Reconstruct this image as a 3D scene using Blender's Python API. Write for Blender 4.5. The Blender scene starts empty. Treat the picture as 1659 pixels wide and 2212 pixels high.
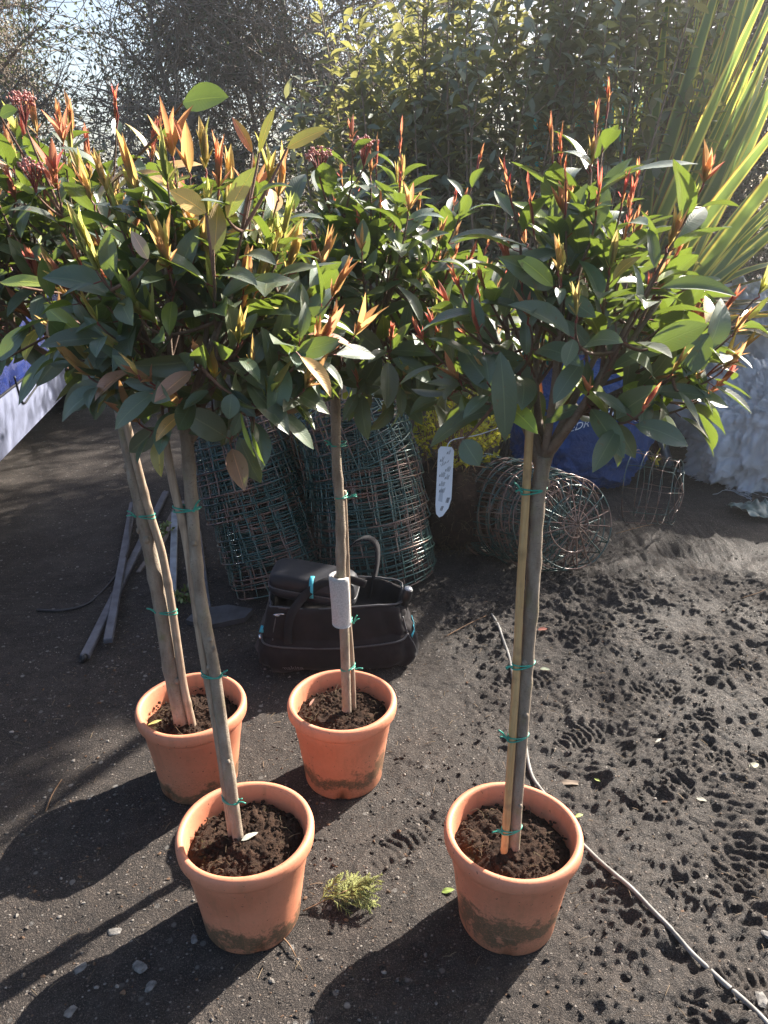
import bpy, math, random
import numpy as np
from mathutils import Vector
from mathutils.bvhtree import BVHTree

S = bpy.context.scene
COL = S.collection
R = math.radians
rng = np.random.default_rng(7)
random.seed(7)

# ------------------------------------------------------------------ camera
CAM_H, PITCH = 1.6, R(22)
cam_d = bpy.data.cameras.new('camera')
cam_d.sensor_fit = 'HORIZONTAL'
cam_d.sensor_width = 36
cam_d.lens = 36.0                      # focal length equals image width
cam_d.clip_start, cam_d.clip_end = 0.02, 400
cam = bpy.data.objects.new('camera', cam_d)
COL.objects.link(cam)
cam.location = (0, 0, CAM_H)
cam.rotation_euler = (R(90) - PITCH, 0, 0)
S.camera = cam

# ------------------------------------------------------------------ light
SUN_AZ, SUN_EL = R(47), R(33)          # azimuth from +Y towards +X
W = bpy.data.worlds.new('World')
S.world = W
W.use_nodes = True
nt = W.node_tree
nt.nodes.clear()
sky = nt.nodes.new('ShaderNodeTexSky')
sky.sky_type = 'NISHITA'
sky.sun_disc = False
sky.sun_elevation, sky.sun_rotation = SUN_EL, SUN_AZ
sky.air_density, sky.dust_density, sky.ozone_density = 1.0, 3.0, 1.5
bg = nt.nodes.new('ShaderNodeBackground')
bg.inputs['Strength'].default_value = 0.072
out = nt.nodes.new('ShaderNodeOutputWorld')
nt.links.new(sky.outputs[0], bg.inputs[0])
nt.links.new(bg.outputs[0], out.inputs[0])

sv = Vector((math.sin(SUN_AZ) * math.cos(SUN_EL), math.cos(SUN_AZ) * math.cos(SUN_EL), math.sin(SUN_EL)))
sun_d = bpy.data.lights.new('sun', 'SUN')
sun_d.energy = 5.0
sun_d.angle = R(0.53)
sun_d.color = (1.0, 0.93, 0.83)
sun = bpy.data.objects.new('sun', sun_d)
COL.objects.link(sun)
sun.rotation_euler = (-sv).to_track_quat('-Z', 'Y').to_euler()
sun.location = (5, 5, 8)

S.view_settings.view_transform = 'Standard'
S.view_settings.look = 'None'
S.view_settings.exposure = 1.95
S.view_settings.gamma = 1.0
S.cycles.max_bounces = 8
S.cycles.transparent_max_bounces = 8
S.cycles.caustics_reflective = False
S.cycles.caustics_refractive = False

# ------------------------------------------------------------------ pixel -> place (survey of the photo)
F_, CX, CY = 1659., 829.5, 1106.
_fw = np.array([0, math.cos(PITCH), -math.sin(PITCH)])
_up = np.array([0, math.sin(PITCH), math.cos(PITCH)])
_C = np.array([0, 0, CAM_H])


def ray(x, y):
    return _fw + np.array([1., 0, 0]) * (x - CX) / F_ + _up * (CY - y) / F_


def atz(x, y, z=0.0):
    d = ray(x, y)
    return _C + d * (z - CAM_H) / d[2]


def aty(x, y, Y):
    d = ray(x, y)
    return _C + d * Y / d[1]


# ------------------------------------------------------------------ noise
def _hash(i, j, k):
    n = (i * 374761393 + j * 668265263 + k * 2147483647 * 3 + 1013) & 0xffffffff
    n = ((n ^ (n >> 13)) * 1274126177) & 0xffffffff
    n = ((n ^ (n >> 15)) * 2246822519) & 0xffffffff
    return ((n ^ (n >> 16)) & 0xffff) / 65535.0


def vnoise(x, y, z=0.0):
    x, y = np.asarray(x, float), np.asarray(y, float)
    z = np.broadcast_to(np.asarray(z, float), x.shape)
    xi, yi, zi = np.floor(x).astype(np.int64), np.floor(y).astype(np.int64), np.floor(z).astype(np.int64)
    fx, fy, fz = x - xi, y - yi, z - zi
    fx, fy, fz = [f * f * (3 - 2 * f) for f in (fx, fy, fz)]
    r = 0
    for a in (0, 1):
        for b in (0, 1):
            for c in (0, 1):
                w = (fx if a else 1 - fx) * (fy if b else 1 - fy) * (fz if c else 1 - fz)
                r = r + w * _hash(xi + a, yi + b, zi + c)
    return r * 2 - 1


def fbm(x, y, z=0.0, oct=4, gain=0.5):
    r, a, f = 0, 1.0, 1.0
    for o in range(oct):
        r = r + a * vnoise(np.asarray(x) * f + 17.3 * o, np.asarray(y) * f - 9.1 * o, np.asarray(z) * f + 3.7 * o)
        a *= gain
        f *= 2.03
    return r


def sstep(a, b, x):
    t = np.clip((x - a) / (b - a), 0, 1)
    return t * t * (3 - 2 * t)


def norm(v):
    v = np.asarray(v, float)
    return v / np.maximum(np.linalg.norm(v, axis=-1, keepdims=True), 1e-9)


# ------------------------------------------------------------------ mesh builder
class MB:
    def __init__(self):
        self.V, self.F, self.M, self.U, self.T = [], [], [], [], []
        self.n = 0

    def add(self, V, F, mat=0, uv=None, tint=None):
        V = np.asarray(V, float).reshape(-1, 3)
        F = np.asarray(F, np.int64)
        if len(F) == 0:
            return
        self.V.append(V)
        self.F.append(F + self.n)
        self.M.append(np.full(len(F), mat))
        self.U.append(np.zeros((len(V), 3)) if uv is None else np.asarray(uv, float))
        t = np.ones((len(V), 3)) if tint is None else np.broadcast_to(np.asarray(tint, float), (len(V), 3))
        self.T.append(t)
        self.n += len(V)

    def build(self, name, mats, parent=None, smooth=True, loc=None):
        """ONE mesh object. Vertices are world coordinates; they are stored relative to the thing's base."""
        V = np.concatenate(self.V)
        off = np.zeros(3)
        root = parent
        while root is not None and root.parent is not None:
            root = root.parent
        if root is not None:
            off = np.array(root.location)
        elif loc is not None:
            off = np.asarray(loc, float)
        V = V - off
        me = bpy.data.meshes.new(name)
        loops = np.concatenate([f.ravel() for f in self.F])
        sizes = np.concatenate([np.full(len(f), f.shape[1]) for f in self.F])
        starts = np.concatenate([[0], np.cumsum(sizes)[:-1]])
        me.vertices.add(len(V))
        me.vertices.foreach_set('co', V.ravel())
        me.loops.add(len(loops))
        me.loops.foreach_set('vertex_index', loops.astype(np.int32))
        me.polygons.add(len(sizes))
        me.polygons.foreach_set('loop_start', starts.astype(np.int32))
        me.polygons.foreach_set('material_index', np.concatenate(self.M).astype(np.int32))
        me.polygons.foreach_set('use_smooth', np.full(len(sizes), smooth))
        a = me.attributes.new('luv', 'FLOAT_VECTOR', 'POINT')
        a.data.foreach_set('vector', np.concatenate(self.U).ravel())
        a = me.attributes.new('tint', 'FLOAT_COLOR', 'POINT')
        T = np.concatenate(self.T)
        a.data.foreach_set('color', np.hstack([T, np.ones((len(T), 1))]).ravel())
        me.update(calc_edges=True)
        me.validate()
        for m in (mats if isinstance(mats, (list, tuple)) else [mats]):
            me.materials.append(m)
        o = bpy.data.objects.new(name, me)
        COL.objects.link(o)
        if parent is not None:
            o.parent = parent
        elif loc is not None:
            o.location = loc
        return o


def tag(o, label=None, cat=None, group=None, kind=None):
    if label:
        o['label'] = label
    if cat:
        o['category'] = cat
    if group:
        o['group'] = group
    if kind:
        o['kind'] = kind
    return o


def empty(name, loc, label, cat, group=None):
    o = bpy.data.objects.new(name, None)
    COL.objects.link(o)
    o.location = loc
    o.empty_display_size = 0.1
    return tag(o, label, cat, group)


# ------------------------------------------------------------------ shapes
def smooth_path(P, n):
    """Catmull-Rom through P."""
    P = np.asarray(P, float)
    if len(P) < 3:
        t = np.linspace(0, 1, n)[:, None]
        return P[0] * (1 - t) + P[-1] * t
    Q = np.vstack([2 * P[0] - P[1], P, 2 * P[-1] - P[-2]])
    m = len(P) - 1
    u = np.linspace(0, m - 1e-6, n)
    i = np.floor(u).astype(int)
    f = (u - i)[:, None]
    a, b, c, d = Q[i], Q[i + 1], Q[i + 2], Q[i + 3]
    return 0.5 * (2 * b + (c - a) * f + (2 * a - 5 * b + 4 * c - d) * f ** 2 + (3 * b - a - 3 * c + d) * f ** 3)


def tube(mb, P, r, n=8, mat=0, tint=None, caps=True, closed=False, squash=None):
    P = np.asarray(P, float)
    m = len(P)
    r = np.broadcast_to(np.asarray(r, float), (m,))
    if closed:
        T = norm(np.roll(P, -1, 0) - np.roll(P, 1, 0))
    else:
        T = norm(np.gradient(P, axis=0))
    ref = np.array([0.31, 0.17, 0.93]) if abs(T[0] @ np.array([0.31, 0.17, 0.93])) < 0.9 else np.array([1., 0, 0])
    A = np.zeros_like(P)
    a = ref
    for i in range(m):
        a = a - T[i] * (a @ T[i])
        a = a / max(np.linalg.norm(a), 1e-9)
        A[i] = a
    B = np.cross(T, A)
    th = np.linspace(0, 2 * np.pi, n, endpoint=False)
    c, s = np.cos(th), np.sin(th)
    if squash:
        s = s * squash
    V = P[:, None] + r[:, None, None] * (A[:, None] * c[None, :, None] + B[:, None] * s[None, :, None])
    idx = np.arange(m * n).reshape(m, n)
    if closed:
        a0, a1 = idx, np.roll(idx, -1, 0)
    else:
        a0, a1 = idx[:-1], idx[1:]
    Fq = np.stack([a0, np.roll(a0, -1, 1), np.roll(a1, -1, 1), a1], -1).reshape(-1, 4)
    uv = np.zeros((m, n, 3))
    uv[:, :, 0] = th / (2 * np.pi)
    uv[:, :, 1] = np.concatenate([[0], np.cumsum(np.linalg.norm(np.diff(P, axis=0), axis=1))])[:, None]
    V, uv = V.reshape(-1, 3), uv.reshape(-1, 3)
    if tint is not None and np.ndim(tint) == 2:
        tint = np.repeat(np.asarray(tint), n, 0)
    mb.add(V, Fq, mat, uv, tint)
    if caps and not closed and n > 3:
        base = mb.n - m * n
        for k, o_ in ((0, -1), (m - 1, 1)):
            ring = idx[k] if o_ > 0 else idx[k][::-1]
            mb.F.append((ring + base)[None])
            mb.M.append(np.array([mat]))


def lathe(mb, prof, n=48, centre=(0, 0, 0), mat=0, fn=None):
    prof = np.asarray(prof, float)
    th = np.linspace(0, 2 * np.pi, n, endpoint=False)
    V = np.zeros((len(prof), n, 3))
    V[:, :, 0] = prof[:, 0, None] * np.cos(th)
    V[:, :, 1] = prof[:, 0, None] * np.sin(th)
    V[:, :, 2] = prof[:, 1, None]
    if fn is not None:
        V = fn(V, th)
    V = V + np.asarray(centre)
    idx = np.arange(len(prof) * n).reshape(len(prof), n)
    a0, a1 = idx[:-1], idx[1:]
    Fq = np.stack([a0, np.roll(a0, -1, 1), np.roll(a1, -1, 1), a1], -1).reshape(-1, 4)
    mb.add(V.reshape(-1, 3), Fq, mat)


def box(mb, c, size, ax=(1, 0, 0), az=(0, 0, 1), mat=0, bev=0.0, tint=None):
    """A box with chamfered edges, its x axis along ax and z near az."""
    ax = norm(ax)
    ay = norm(np.cross(az, ax))
    az = np.cross(ax, ay)
    h = np.asarray(size, float) / 2
    b = min(bev, h.min() * 0.9)
    if b <= 0:
        L = np.array([[x, y, z] for x in (-1, 1) for y in (-1, 1) for z in (-1, 1)]) * h
        F = [[0, 1, 3, 2], [4, 6, 7, 5], [0, 4, 5, 1], [2, 3, 7, 6], [0, 2, 6, 4], [1, 5, 7, 3]]
        V = np.asarray(c) + L @ np.stack([ax, ay, az])
        mb.add(V, F, mat, tint=tint)
        return
    # chamfer: 24 vertices, convex hull through bmesh-free table
    pts, key = [], {}
    for sx in (-1, 1):
        for sy in (-1, 1):
            for sz in (-1, 1):
                for a in range(3):
                    p = np.array([sx, sy, sz]) * (h - b)
                    p[a] = (sx, sy, sz)[a] * h[a]
                    key[(sx, sy, sz, a)] = len(pts)
                    pts.append(p)
    F4, F3 = [], []
    for a in range(3):
        o1, o2 = (a + 1) % 3, (a + 2) % 3
        for s in (-1, 1):
            q = []
            for (u, v) in ((-1, -1), (1, -1), (1, 1), (-1, 1)):
                k = [0, 0, 0]
                k[a], k[o1], k[o2] = s, u, v
                q.append(key[(*k, a)])
            F4.append(q if s > 0 else q[::-1])
    for a in range(3):
        o1, o2 = (a + 1) % 3, (a + 2) % 3
        for u in (-1, 1):
            for v in (-1, 1):
                k0, k1 = [0] * 3, [0] * 3
                k0[a], k0[o1], k0[o2] = -1, u, v
                k1[a], k1[o1], k1[o2] = 1, u, v
                q = [key[(*k0, o1)], key[(*k1, o1)], key[(*k1, o2)], key[(*k0, o2)]]
                F4.append(q if u * v < 0 else q[::-1])
    for sx in (-1, 1):
        for sy in (-1, 1):
            for sz in (-1, 1):
                q = [key[(sx, sy, sz, a)] for a in range(3)]
                F3.append(q if sx * sy * sz > 0 else q[::-1])
    V = np.asarray(c) + np.array(pts) @ np.stack([ax, ay, az])
    n0 = mb.n
    mb.add(V, F4, mat, tint=tint)
    mb.F.append(np.array(F3) + n0)
    mb.M.append(np.full(len(F3), mat))


def grid_faces(m, n, wrap=False):
    idx = np.arange(m * n).reshape(m, n)
    if wrap:
        a0, a1 = idx[:-1], idx[1:]
        return np.stack([a0, np.roll(a0, -1, 1), np.roll(a1, -1, 1), a1], -1).reshape(-1, 4)
    return np.stack([idx[:-1, :-1], idx[:-1, 1:], idx[1:, 1:], idx[1:, :-1]], -1).reshape(-1, 4)


_ico = {}


def ico(sub=1):
    if sub not in _ico:
        import bmesh
        bm = bmesh.new()
        bmesh.ops.create_icosphere(bm, subdivisions=sub, radius=1)
        _ico[sub] = (np.array([v.co[:] for v in bm.verts]), np.array([[v.index for v in f.verts] for f in bm.faces]))
        bm.free()
    return _ico[sub]


def blobs(mb, P, rad, sub=1, mat=0, tint=None, squash=1.0, rough=0.0, r=rng):
    V0, F0 = ico(sub)
    P = np.asarray(P, float)
    for i, p in enumerate(P):
        rr = rad if np.ndim(rad) == 0 else rad[i]
        k = V0 * (1 + rough * r.normal(size=(len(V0), 1)))
        ang = r.uniform(0, 6.28)
        ca, sa = math.cos(ang), math.sin(ang)
        k = k * np.array([1, r.uniform(0.65, 1), squash]) if rough else k * np.array([1, 1, squash])
        k = k @ np.array([[ca, sa, 0], [-sa, ca, 0], [0, 0, 1]])
        mb.add(p + k * rr, F0, mat, tint=None if tint is None else (tint if np.ndim(tint) == 1 else tint[i]))


def leaves(mb, base, d, n, L, Wd, fold, droop, tint, mat=0, nv=8, nu=4, shape=0.85, wav=0.0, r=rng):
    """Many leaves at once: centre line bends down by droop, halves fold up by fold."""
    base, d, n = np.asarray(base, float), norm(d), np.asarray(n, float)
    N = len(base)
    if N == 0:
        return
    n = norm(n - d * (n * d).sum(-1, keepdims=True) + 1e-6)
    side = np.cross(n, d)
    bc = lambda v: np.broadcast_to(np.asarray(v, float), (N,))
    L, Wd, fold, droop = bc(L), bc(Wd), bc(fold), bc(droop)
    t = np.linspace(0, 1, nv + 1)
    s = np.linspace(-1, 1, nu + 1)
    w = np.sin(np.pi * t ** shape) ** 0.72
    w[0], w[-1] = 0.06, 0.0
    w[-2] *= 0.9
    th = droop[:, None] * (t[None] - 0.25)
    dx = np.concatenate([np.zeros((N, 1)), np.cumsum(np.cos(th[:, :-1]), 1)], 1) / nv
    dz = -np.concatenate([np.zeros((N, 1)), np.cumsum(np.sin(th[:, :-1]), 1)], 1) / nv
    ctr = base[:, None] + L[:, None, None] * (d[:, None] * dx[..., None] + n[:, None] * dz[..., None])
    hw = (Wd / 2)[:, None, None] * w[None, :, None] * s[None, None, :]
    lift = np.abs(hw) * np.sin(fold)[:, None, None]
    if wav:
        ph = r.uniform(0, 6.28, (N, 1, 1))
        lift = lift + wav * L[:, None, None] * np.sin(9 * t[None, :, None] + ph + 1.5 * s[None, None]) * np.abs(s)[None, None] ** 1.5 * w[None, :, None]
    V = ctr[:, :, None] + side[:, None, None] * (hw * np.cos(fold)[:, None, None])[..., None] + n[:, None, None] * lift[..., None]
    k = (nv + 1) * (nu + 1)
    F0 = grid_faces(nv + 1, nu + 1)
    Fa = (F0[None] + (np.arange(N) * k)[:, None, None]).reshape(-1, 4)
    uv = np.zeros((N, nv + 1, nu + 1, 3))
    uv[..., 0] = s * 0.5 + 0.5
    uv[..., 1] = t[:, None]
    uv[..., 2] = r.uniform(0, 1, (N, 1, 1))
    tint = np.broadcast_to(np.asarray(tint, float), (N, 3))
    mb.add(V.reshape(-1, 3), Fa, mat, uv.reshape(-1, 3), np.repeat(tint, k, 0))


# ------------------------------------------------------------------ materials
class Mat:
    def __init__(self, name):
        self.m = bpy.data.materials.new(name)
        self.m.use_nodes = True
        self.t = self.m.node_tree
        self.t.nodes.clear()
        self.out = self.n('OutputMaterial')

    def n(self, kind, **kw):
        nd = self.t.nodes.new('ShaderNode' + kind)
        for k, v in kw.items():
            setattr(nd, k, v)
        return nd

    def l(self, a, b):
        self.t.links.new(a, b)

    def put(self, sock, v):
        if hasattr(v, 'is_output'):
            self.l(v, sock)
        elif isinstance(v, (tuple, list)) and len(v) == 3 and sock.type == 'RGBA':
            sock.default_value = (*v, 1)
        else:
            sock.default_value = v

    def coord(self, kind='Object'):
        return self.n('TexCoord').outputs[kind]

    def attr(self, name):
        nd = self.n('Attribute', attribute_name=name)
        return nd.outputs['Color'] if name == 'tint' else nd.outputs['Vector']

    def noise(self, scale, detail=4, rough=0.55, vec=None, dist=0.0):
        nd = self.n('TexNoise')
        nd.inputs['Scale'].default_value = scale
        nd.inputs['Detail'].default_value = detail
        nd.inputs['Roughness'].default_value = rough
        nd.inputs['Distortion'].default_value = dist
        self.l(vec if vec is not None else self.coord(), nd.inputs['Vector'])
        return nd.outputs['Fac']

    def voro(self, scale, vec=None, feature='F1', out='Distance'):
        nd = self.n('TexVoronoi', feature=feature)
        nd.inputs['Scale'].default_value = scale
        self.l(vec if vec is not None else self.coord(), nd.inputs['Vector'])
        return nd.outputs[out]

    def ramp(self, fac, stops, interp='LINEAR'):
        nd = self.n('ValToRGB')
        e = nd.color_ramp.elements
        nd.color_ramp.interpolation = interp
        while len(e) < len(stops):
            e.new(0.5)
        for i, (p, c) in enumerate(stops):
            e[i].position = p
            e[i].color = (*c, 1) if isinstance(c, (tuple, list)) else (c, c, c, 1)
        self.l(fac, nd.inputs[0])
        return nd.outputs['Color']

    def mix(self, fac, a, b, mode='MIX'):
        nd = self.n('Mix', data_type='RGBA', blend_type=mode)
        self.put(nd.inputs[0], fac)
        self.put(nd.inputs[6], a)
        self.put(nd.inputs[7], b)
        return nd.outputs[2]

    def math(self, op, a, b=0.0, clamp=False):
        nd = self.n('Math', operation=op, use_clamp=clamp)
        self.put(nd.inputs[0], a)
        self.put(nd.inputs[1], b)
        return nd.outputs[0]

    def sep(self, v):
        nd = self.n('SeparateXYZ')
        self.l(v, nd.inputs[0])
        return nd.outputs

    def bump(self, h, strength=0.5, dist=0.01, normal=None):
        nd = self.n('Bump')
        nd.inputs['Strength'].default_value = strength
        nd.inputs['Distance'].default_value = dist
        self.l(h, nd.inputs['Height'])
        if normal is not None:
            self.l(normal, nd.inputs['Normal'])
        return nd.outputs[0]

    def pbr(self, color, rough=0.6, spec=0.4, metal=0.0, normal=None, **kw):
        b = self.n('BsdfPrincipled')
        self.put(b.inputs['Base Color'], color)
        self.put(b.inputs['Roughness'], rough)
        self.put(b.inputs['Specular IOR Level'], spec)
        self.put(b.inputs['Metallic'], metal)
        if normal is not None:
            self.l(normal, b.inputs['Normal'])
        for k, v in kw.items():
            self.put(b.inputs[k], v)
        self.b = b
        self.l(b.outputs[0], self.out.inputs[0])
        return self

    def translucent(self, color, fac):
        t = self.n('BsdfTranslucent')
        self.put(t.inputs['Color'], color)
        mx = self.n('MixShader')
        self.put(mx.inputs[0], fac)
        self.l(self.b.outputs[0], mx.inputs[1])
        self.l(t.outputs[0], mx.inputs[2])
        self.l(mx.outputs[0], self.out.inputs[0])
        return self


def leaf_mat(name, under=(1.7, 1.6, 1.3), trans=(0.5, 0.8, 0.05), tfac=0.35, rough=0.38, spec=0.5, tint_trans=0.0, veins=0.6, spots=0.0, grade=0.0, coat=0.0):
    m = Mat(name)
    tint = m.attr('tint')
    uv = m.attr('luv')
    x, y, z = m.sep(uv)[:3]
    ax = m.math('ABSOLUTE', m.math('SUBTRACT', x, 0.5))
    rib = m.ramp(ax, [(0.0, 1.0), (0.035, 0.0)])
    lat = m.math('SINE', m.math('MULTIPLY', m.math('SUBTRACT', y, m.math('MULTIPLY', ax, 0.45)), 96.0))
    nz = m.noise(60, 3)
    if grade:
        tint = m.mix(m.ramp(y, [(0.0, grade), (0.55, 0.0)]), tint, (0.20, 0.24, 0.07))
    c = m.mix(m.ramp(nz, [(0.3, 0.0), (0.7, 0.35)]), tint, m.mix(1.0, tint, (0.65, 0.75, 0.65), 'MULTIPLY'))
    c = m.mix(m.math('MULTIPLY', rib, veins), c, m.mix(1.0, m.mix(1.0, tint, (2.6, 2.3, 1.8), 'MULTIPLY'), (0.03, 0.03, 0.01), 'ADD'))
    if spots:
        sp = m.ramp(m.noise(95, 2), [(0.66, 0.0), (0.72, spots)])
        c = m.mix(sp, c, (0.10, 0.03, 0.01))
    geo = m.n('NewGeometry')
    c2 = m.mix(geo.outputs['Backfacing'], c, m.mix(1.0, c, under, 'MULTIPLY'))
    r_ = m.math('ADD', m.math('MULTIPLY', geo.outputs['Backfacing'], 0.25), rough)
    nrm = m.bump(m.math('ADD', m.math('ADD', m.math('MULTIPLY', lat, 0.16), m.math('MULTIPLY', rib, -1.2)), m.math('MULTIPLY', m.noise(130, 3), 0.9)), 0.26, 0.002)
    m.pbr(c2, r_, spec, normal=nrm, **({'Coat Weight': coat, 'Coat Roughness': 0.24} if coat else {}))
    tc = m.mix(tint_trans, trans, m.mix(1.0, tint, (1.7, 1.6, 1.4), 'MULTIPLY'))
    tc = m.mix(m.math('MULTIPLY', rib, 0.35), tc, (0.2, 0.25, 0.03))
    m.translucent(tc, tfac)
    return m.m


def simple(name, c, rough=0.6, spec=0.4, metal=0.0, var=0.25, scale=30, bump=0.15, bd=0.004, **kw):
    m = Mat(name)
    nz = m.noise(scale, 5)
    dark = tuple(v * (1 - var) for v in c)
    lite = tuple(min(1, v * (1 + var)) for v in c)
    col = m.ramp(nz, [(0.3, dark), (0.7, lite)])
    m.pbr(col, rough, spec, metal, m.bump(m.noise(scale * 3, 4), bump, bd) if bump else None, **kw)
    return m.m

# ================================================================== materials of the place
def mat_ground():
    m = Mat('soil_ground')
    co = m.coord()
    x, y, z = m.sep(co)[:3]
    big = m.noise(1.3, 4)
    mid = m.noise(14, 6, 0.65)
    fine = m.noise(160, 4, 0.7)
    c = m.ramp(mid, [(0.25, (0.018, 0.0128, 0.0105)), (0.5, (0.046, 0.0355, 0.030)), (0.75, (0.105, 0.083, 0.069))])
    c = m.mix(m.ramp(big, [(0.35, 0.0), (0.65, 0.55)]), c, m.mix(1.0, c, (0.72, 0.70, 0.70), 'MULTIPLY'))
    c = m.mix(m.ramp(fine, [(0.45, 0.0), (0.8, 0.6)]), c, (0.11, 0.092, 0.08))
    grain = m.noise(330, 3, 0.75)
    c = m.mix(m.ramp(grain, [(0.38, 0.85), (0.5, 0.0)]), c, (0.010, 0.008, 0.008))
    c = m.mix(m.ramp(grain, [(0.57, 0.0), (0.68, 0.85)]), c, (0.34, 0.28, 0.235))
    # flecks: small pale grit and chips pressed into the surface
    v = m.n('TexVoronoi', feature='F1')
    v.inputs['Scale'].default_value = 115
    m.l(co, v.inputs['Vector'])
    pick = m.ramp(m.sep(v.outputs['Color'])[0], [(0.90, 0.0), (0.92, 1.0)])
    near = m.ramp(v.outputs['Distance'], [(0.25, 1.0), (0.42, 0.0)])
    c = m.mix(m.math('MULTIPLY', pick, near), c, m.mix(m.sep(v.outputs['Color'])[1], (0.34, 0.31, 0.28), (0.16, 0.10, 0.065)))
    v2 = m.n('TexVoronoi', feature='F1')
    v2.inputs['Scale'].default_value = 38
    m.l(co, v2.inputs['Vector'])
    pk2 = m.ramp(m.sep(v2.outputs['Color'])[0], [(0.93, 0.0), (0.94, 1.0)])
    nr2 = m.ramp(v2.outputs['Distance'], [(0.2, 1.0), (0.33, 0.0)])
    left = m.ramp(x, [(0.0, 1.0), (0.35, 0.15)])
    c = m.mix(m.math('MULTIPLY', m.math('MULTIPLY', pk2, nr2), left), c, m.mix(m.sep(v2.outputs['Color'])[1], (0.30, 0.28, 0.26), (0.12, 0.11, 0.10)))
    h = m.math('ADD', m.math('ADD', m.math('MULTIPLY', mid, 0.55), m.math('MULTIPLY', fine, 1.15)), m.math('MULTIPLY', grain, 0.8))
    h = m.math('ADD', h, m.math('MULTIPLY', m.math('MULTIPLY', pick, near), 0.5))
    wet = m.ramp(m.noise(2.2, 3), [(0.42, 0.80), (0.62, 0.58)])
    m.pbr(c, wet, 0.35, normal=m.bump(h, 1.0, 0.02))
    return m.m


def mat_pot(seed, dirt=0.0, stain=0.55):
    m = Mat('terracotta_plastic')
    co = m.coord()
    z = m.sep(co)[2]
    off = m.n('Mapping')
    off.inputs['Location'].default_value = (seed * 3.1, seed * 1.7, 0)
    m.l(co, off.inputs['Vector'])
    co2 = off.outputs[0]
    n1 = m.noise(9, 5, 0.6, co2)
    n2 = m.noise(70, 5, 0.7, co2)
    n3 = m.noise(240, 3, 0.7, co2)
    c = m.ramp(n1, [(0.3, (0.56, 0.20, 0.11)), (0.7, (0.66, 0.265, 0.155))])
    c = m.mix(m.ramp(n2, [(0.5, 0.0), (0.75, 0.35)]), c, (0.42, 0.19, 0.10))
    # algae and splashed mud round the foot, with a ragged upper edge
    edge = m.math('ADD', m.math('SUBTRACT', z, dirt), m.math('MULTIPLY', m.math('SUBTRACT', n1, 0.5), -0.26))
    edge = m.math('ADD', edge, m.math('MULTIPLY', m.math('SUBTRACT', n2, 0.5), -0.10))
    band = m.ramp(edge, [(0.012, 0.25), (0.03, 0.97), (0.062, 0.92), (0.085, 0.0)])
    band = m.math('MULTIPLY', band, m.ramp(n3, [(0.32, 0.45), (0.5, 1.0)]))
    c = m.mix(band, c, m.mix(n2, (0.045, 0.042, 0.026), (0.11, 0.095, 0.06)))
    haze = m.ramp(edge, [(0.05, stain), (0.17, 0.0)])
    c = m.mix(m.math('MULTIPLY', haze, m.ramp(n3, [(0.4, 0.0), (0.7, 0.8)])), c, (0.22, 0.12, 0.05))
    mps = m.n('Mapping')
    mps.inputs['Scale'].default_value = (1, 1, 0.12)
    m.l(co2, mps.inputs['Vector'])
    streak = m.ramp(m.noise(38, 4, 0.6, mps.outputs[0]), [(0.52, 0.0), (0.70, 0.42)])
    c = m.mix(streak, c, (0.36, 0.17, 0.09))
    mph = m.n('Mapping')
    mph.inputs['Scale'].default_value = (0.3, 0.3, 3.0)
    m.l(co2, mph.inputs['Vector'])
    scuff = m.ramp(m.noise(26, 5, 0.7, mph.outputs[0]), [(0.64, 0.0), (0.70, 0.45)])
    c = m.mix(scuff, c, (0.66, 0.38, 0.26))
    sp = m.ramp(m.noise(130, 2, 0.5, co2), [(0.70, 0.0), (0.74, 0.8)])
    c = m.mix(sp, c, (0.05, 0.03, 0.02))
    m.pbr(c, 0.55, 0.35, normal=m.bump(m.math('ADD', n2, m.math('MULTIPLY', n3, 0.4)), 0.12, 0.003))
    return m.m


def mat_compost():
    m = Mat('compost')
    n1 = m.noise(45, 6, 0.7)
    n2 = m.noise(190, 4, 0.7)
    c = m.ramp(n1, [(0.3, (0.016, 0.010, 0.008)), (0.55, (0.042, 0.024, 0.016)), (0.75, (0.080, 0.045, 0.030))])
    c = m.mix(m.ramp(n2, [(0.55, 0.0), (0.72, 0.8)]), c, (0.10, 0.055, 0.034))
    g = m.ramp(m.noise(16, 4), [(0.60, 0.0), (0.7, 0.45)])
    c = m.mix(m.math('MULTIPLY', g, m.ramp(n2, [(0.45, 0.0), (0.6, 1.0)])), c, (0.10, 0.11, 0.03))
    m.pbr(c, 0.95, 0.15, normal=m.bump(m.math('ADD', n1, n2), 1.0, 0.008))
    return m.m


def mat_bark():
    m = Mat('smooth_bark')
    mp = m.n('Mapping')
    mp.inputs['Scale'].default_value = (1, 1, 0.35)
    m.l(m.coord(), mp.inputs['Vector'])
    n1 = m.noise(40, 5, 0.6, mp.outputs[0])
    mp2 = m.n('Mapping')
    mp2.inputs['Scale'].default_value = (1, 1, 2.4)
    m.l(m.coord(), mp2.inputs['Vector'])
    n2 = m.noise(150, 4, 0.7, mp2.outputs[0])
    c = m.ramp(n1, [(0.3, (0.18, 0.135, 0.10)), (0.55, (0.29, 0.235, 0.18)), (0.75, (0.38, 0.32, 0.26))])
    c = m.mix(m.ramp(n2, [(0.58, 0.0), (0.68, 0.6)]), c, (0.10, 0.068, 0.045))
    g = m.ramp(m.noise(18, 4), [(0.55, 0.0), (0.72, 0.5)])
    c = m.mix(g, c, (0.20, 0.19, 0.075))
    c = m.mix(1.0, c, m.attr('tint'), 'MULTIPLY')
    m.pbr(c, 0.75, 0.25, normal=m.bump(m.math('ADD', n1, m.math('MULTIPLY', n2, 1.0)), 0.6, 0.005))
    return m.m


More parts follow.
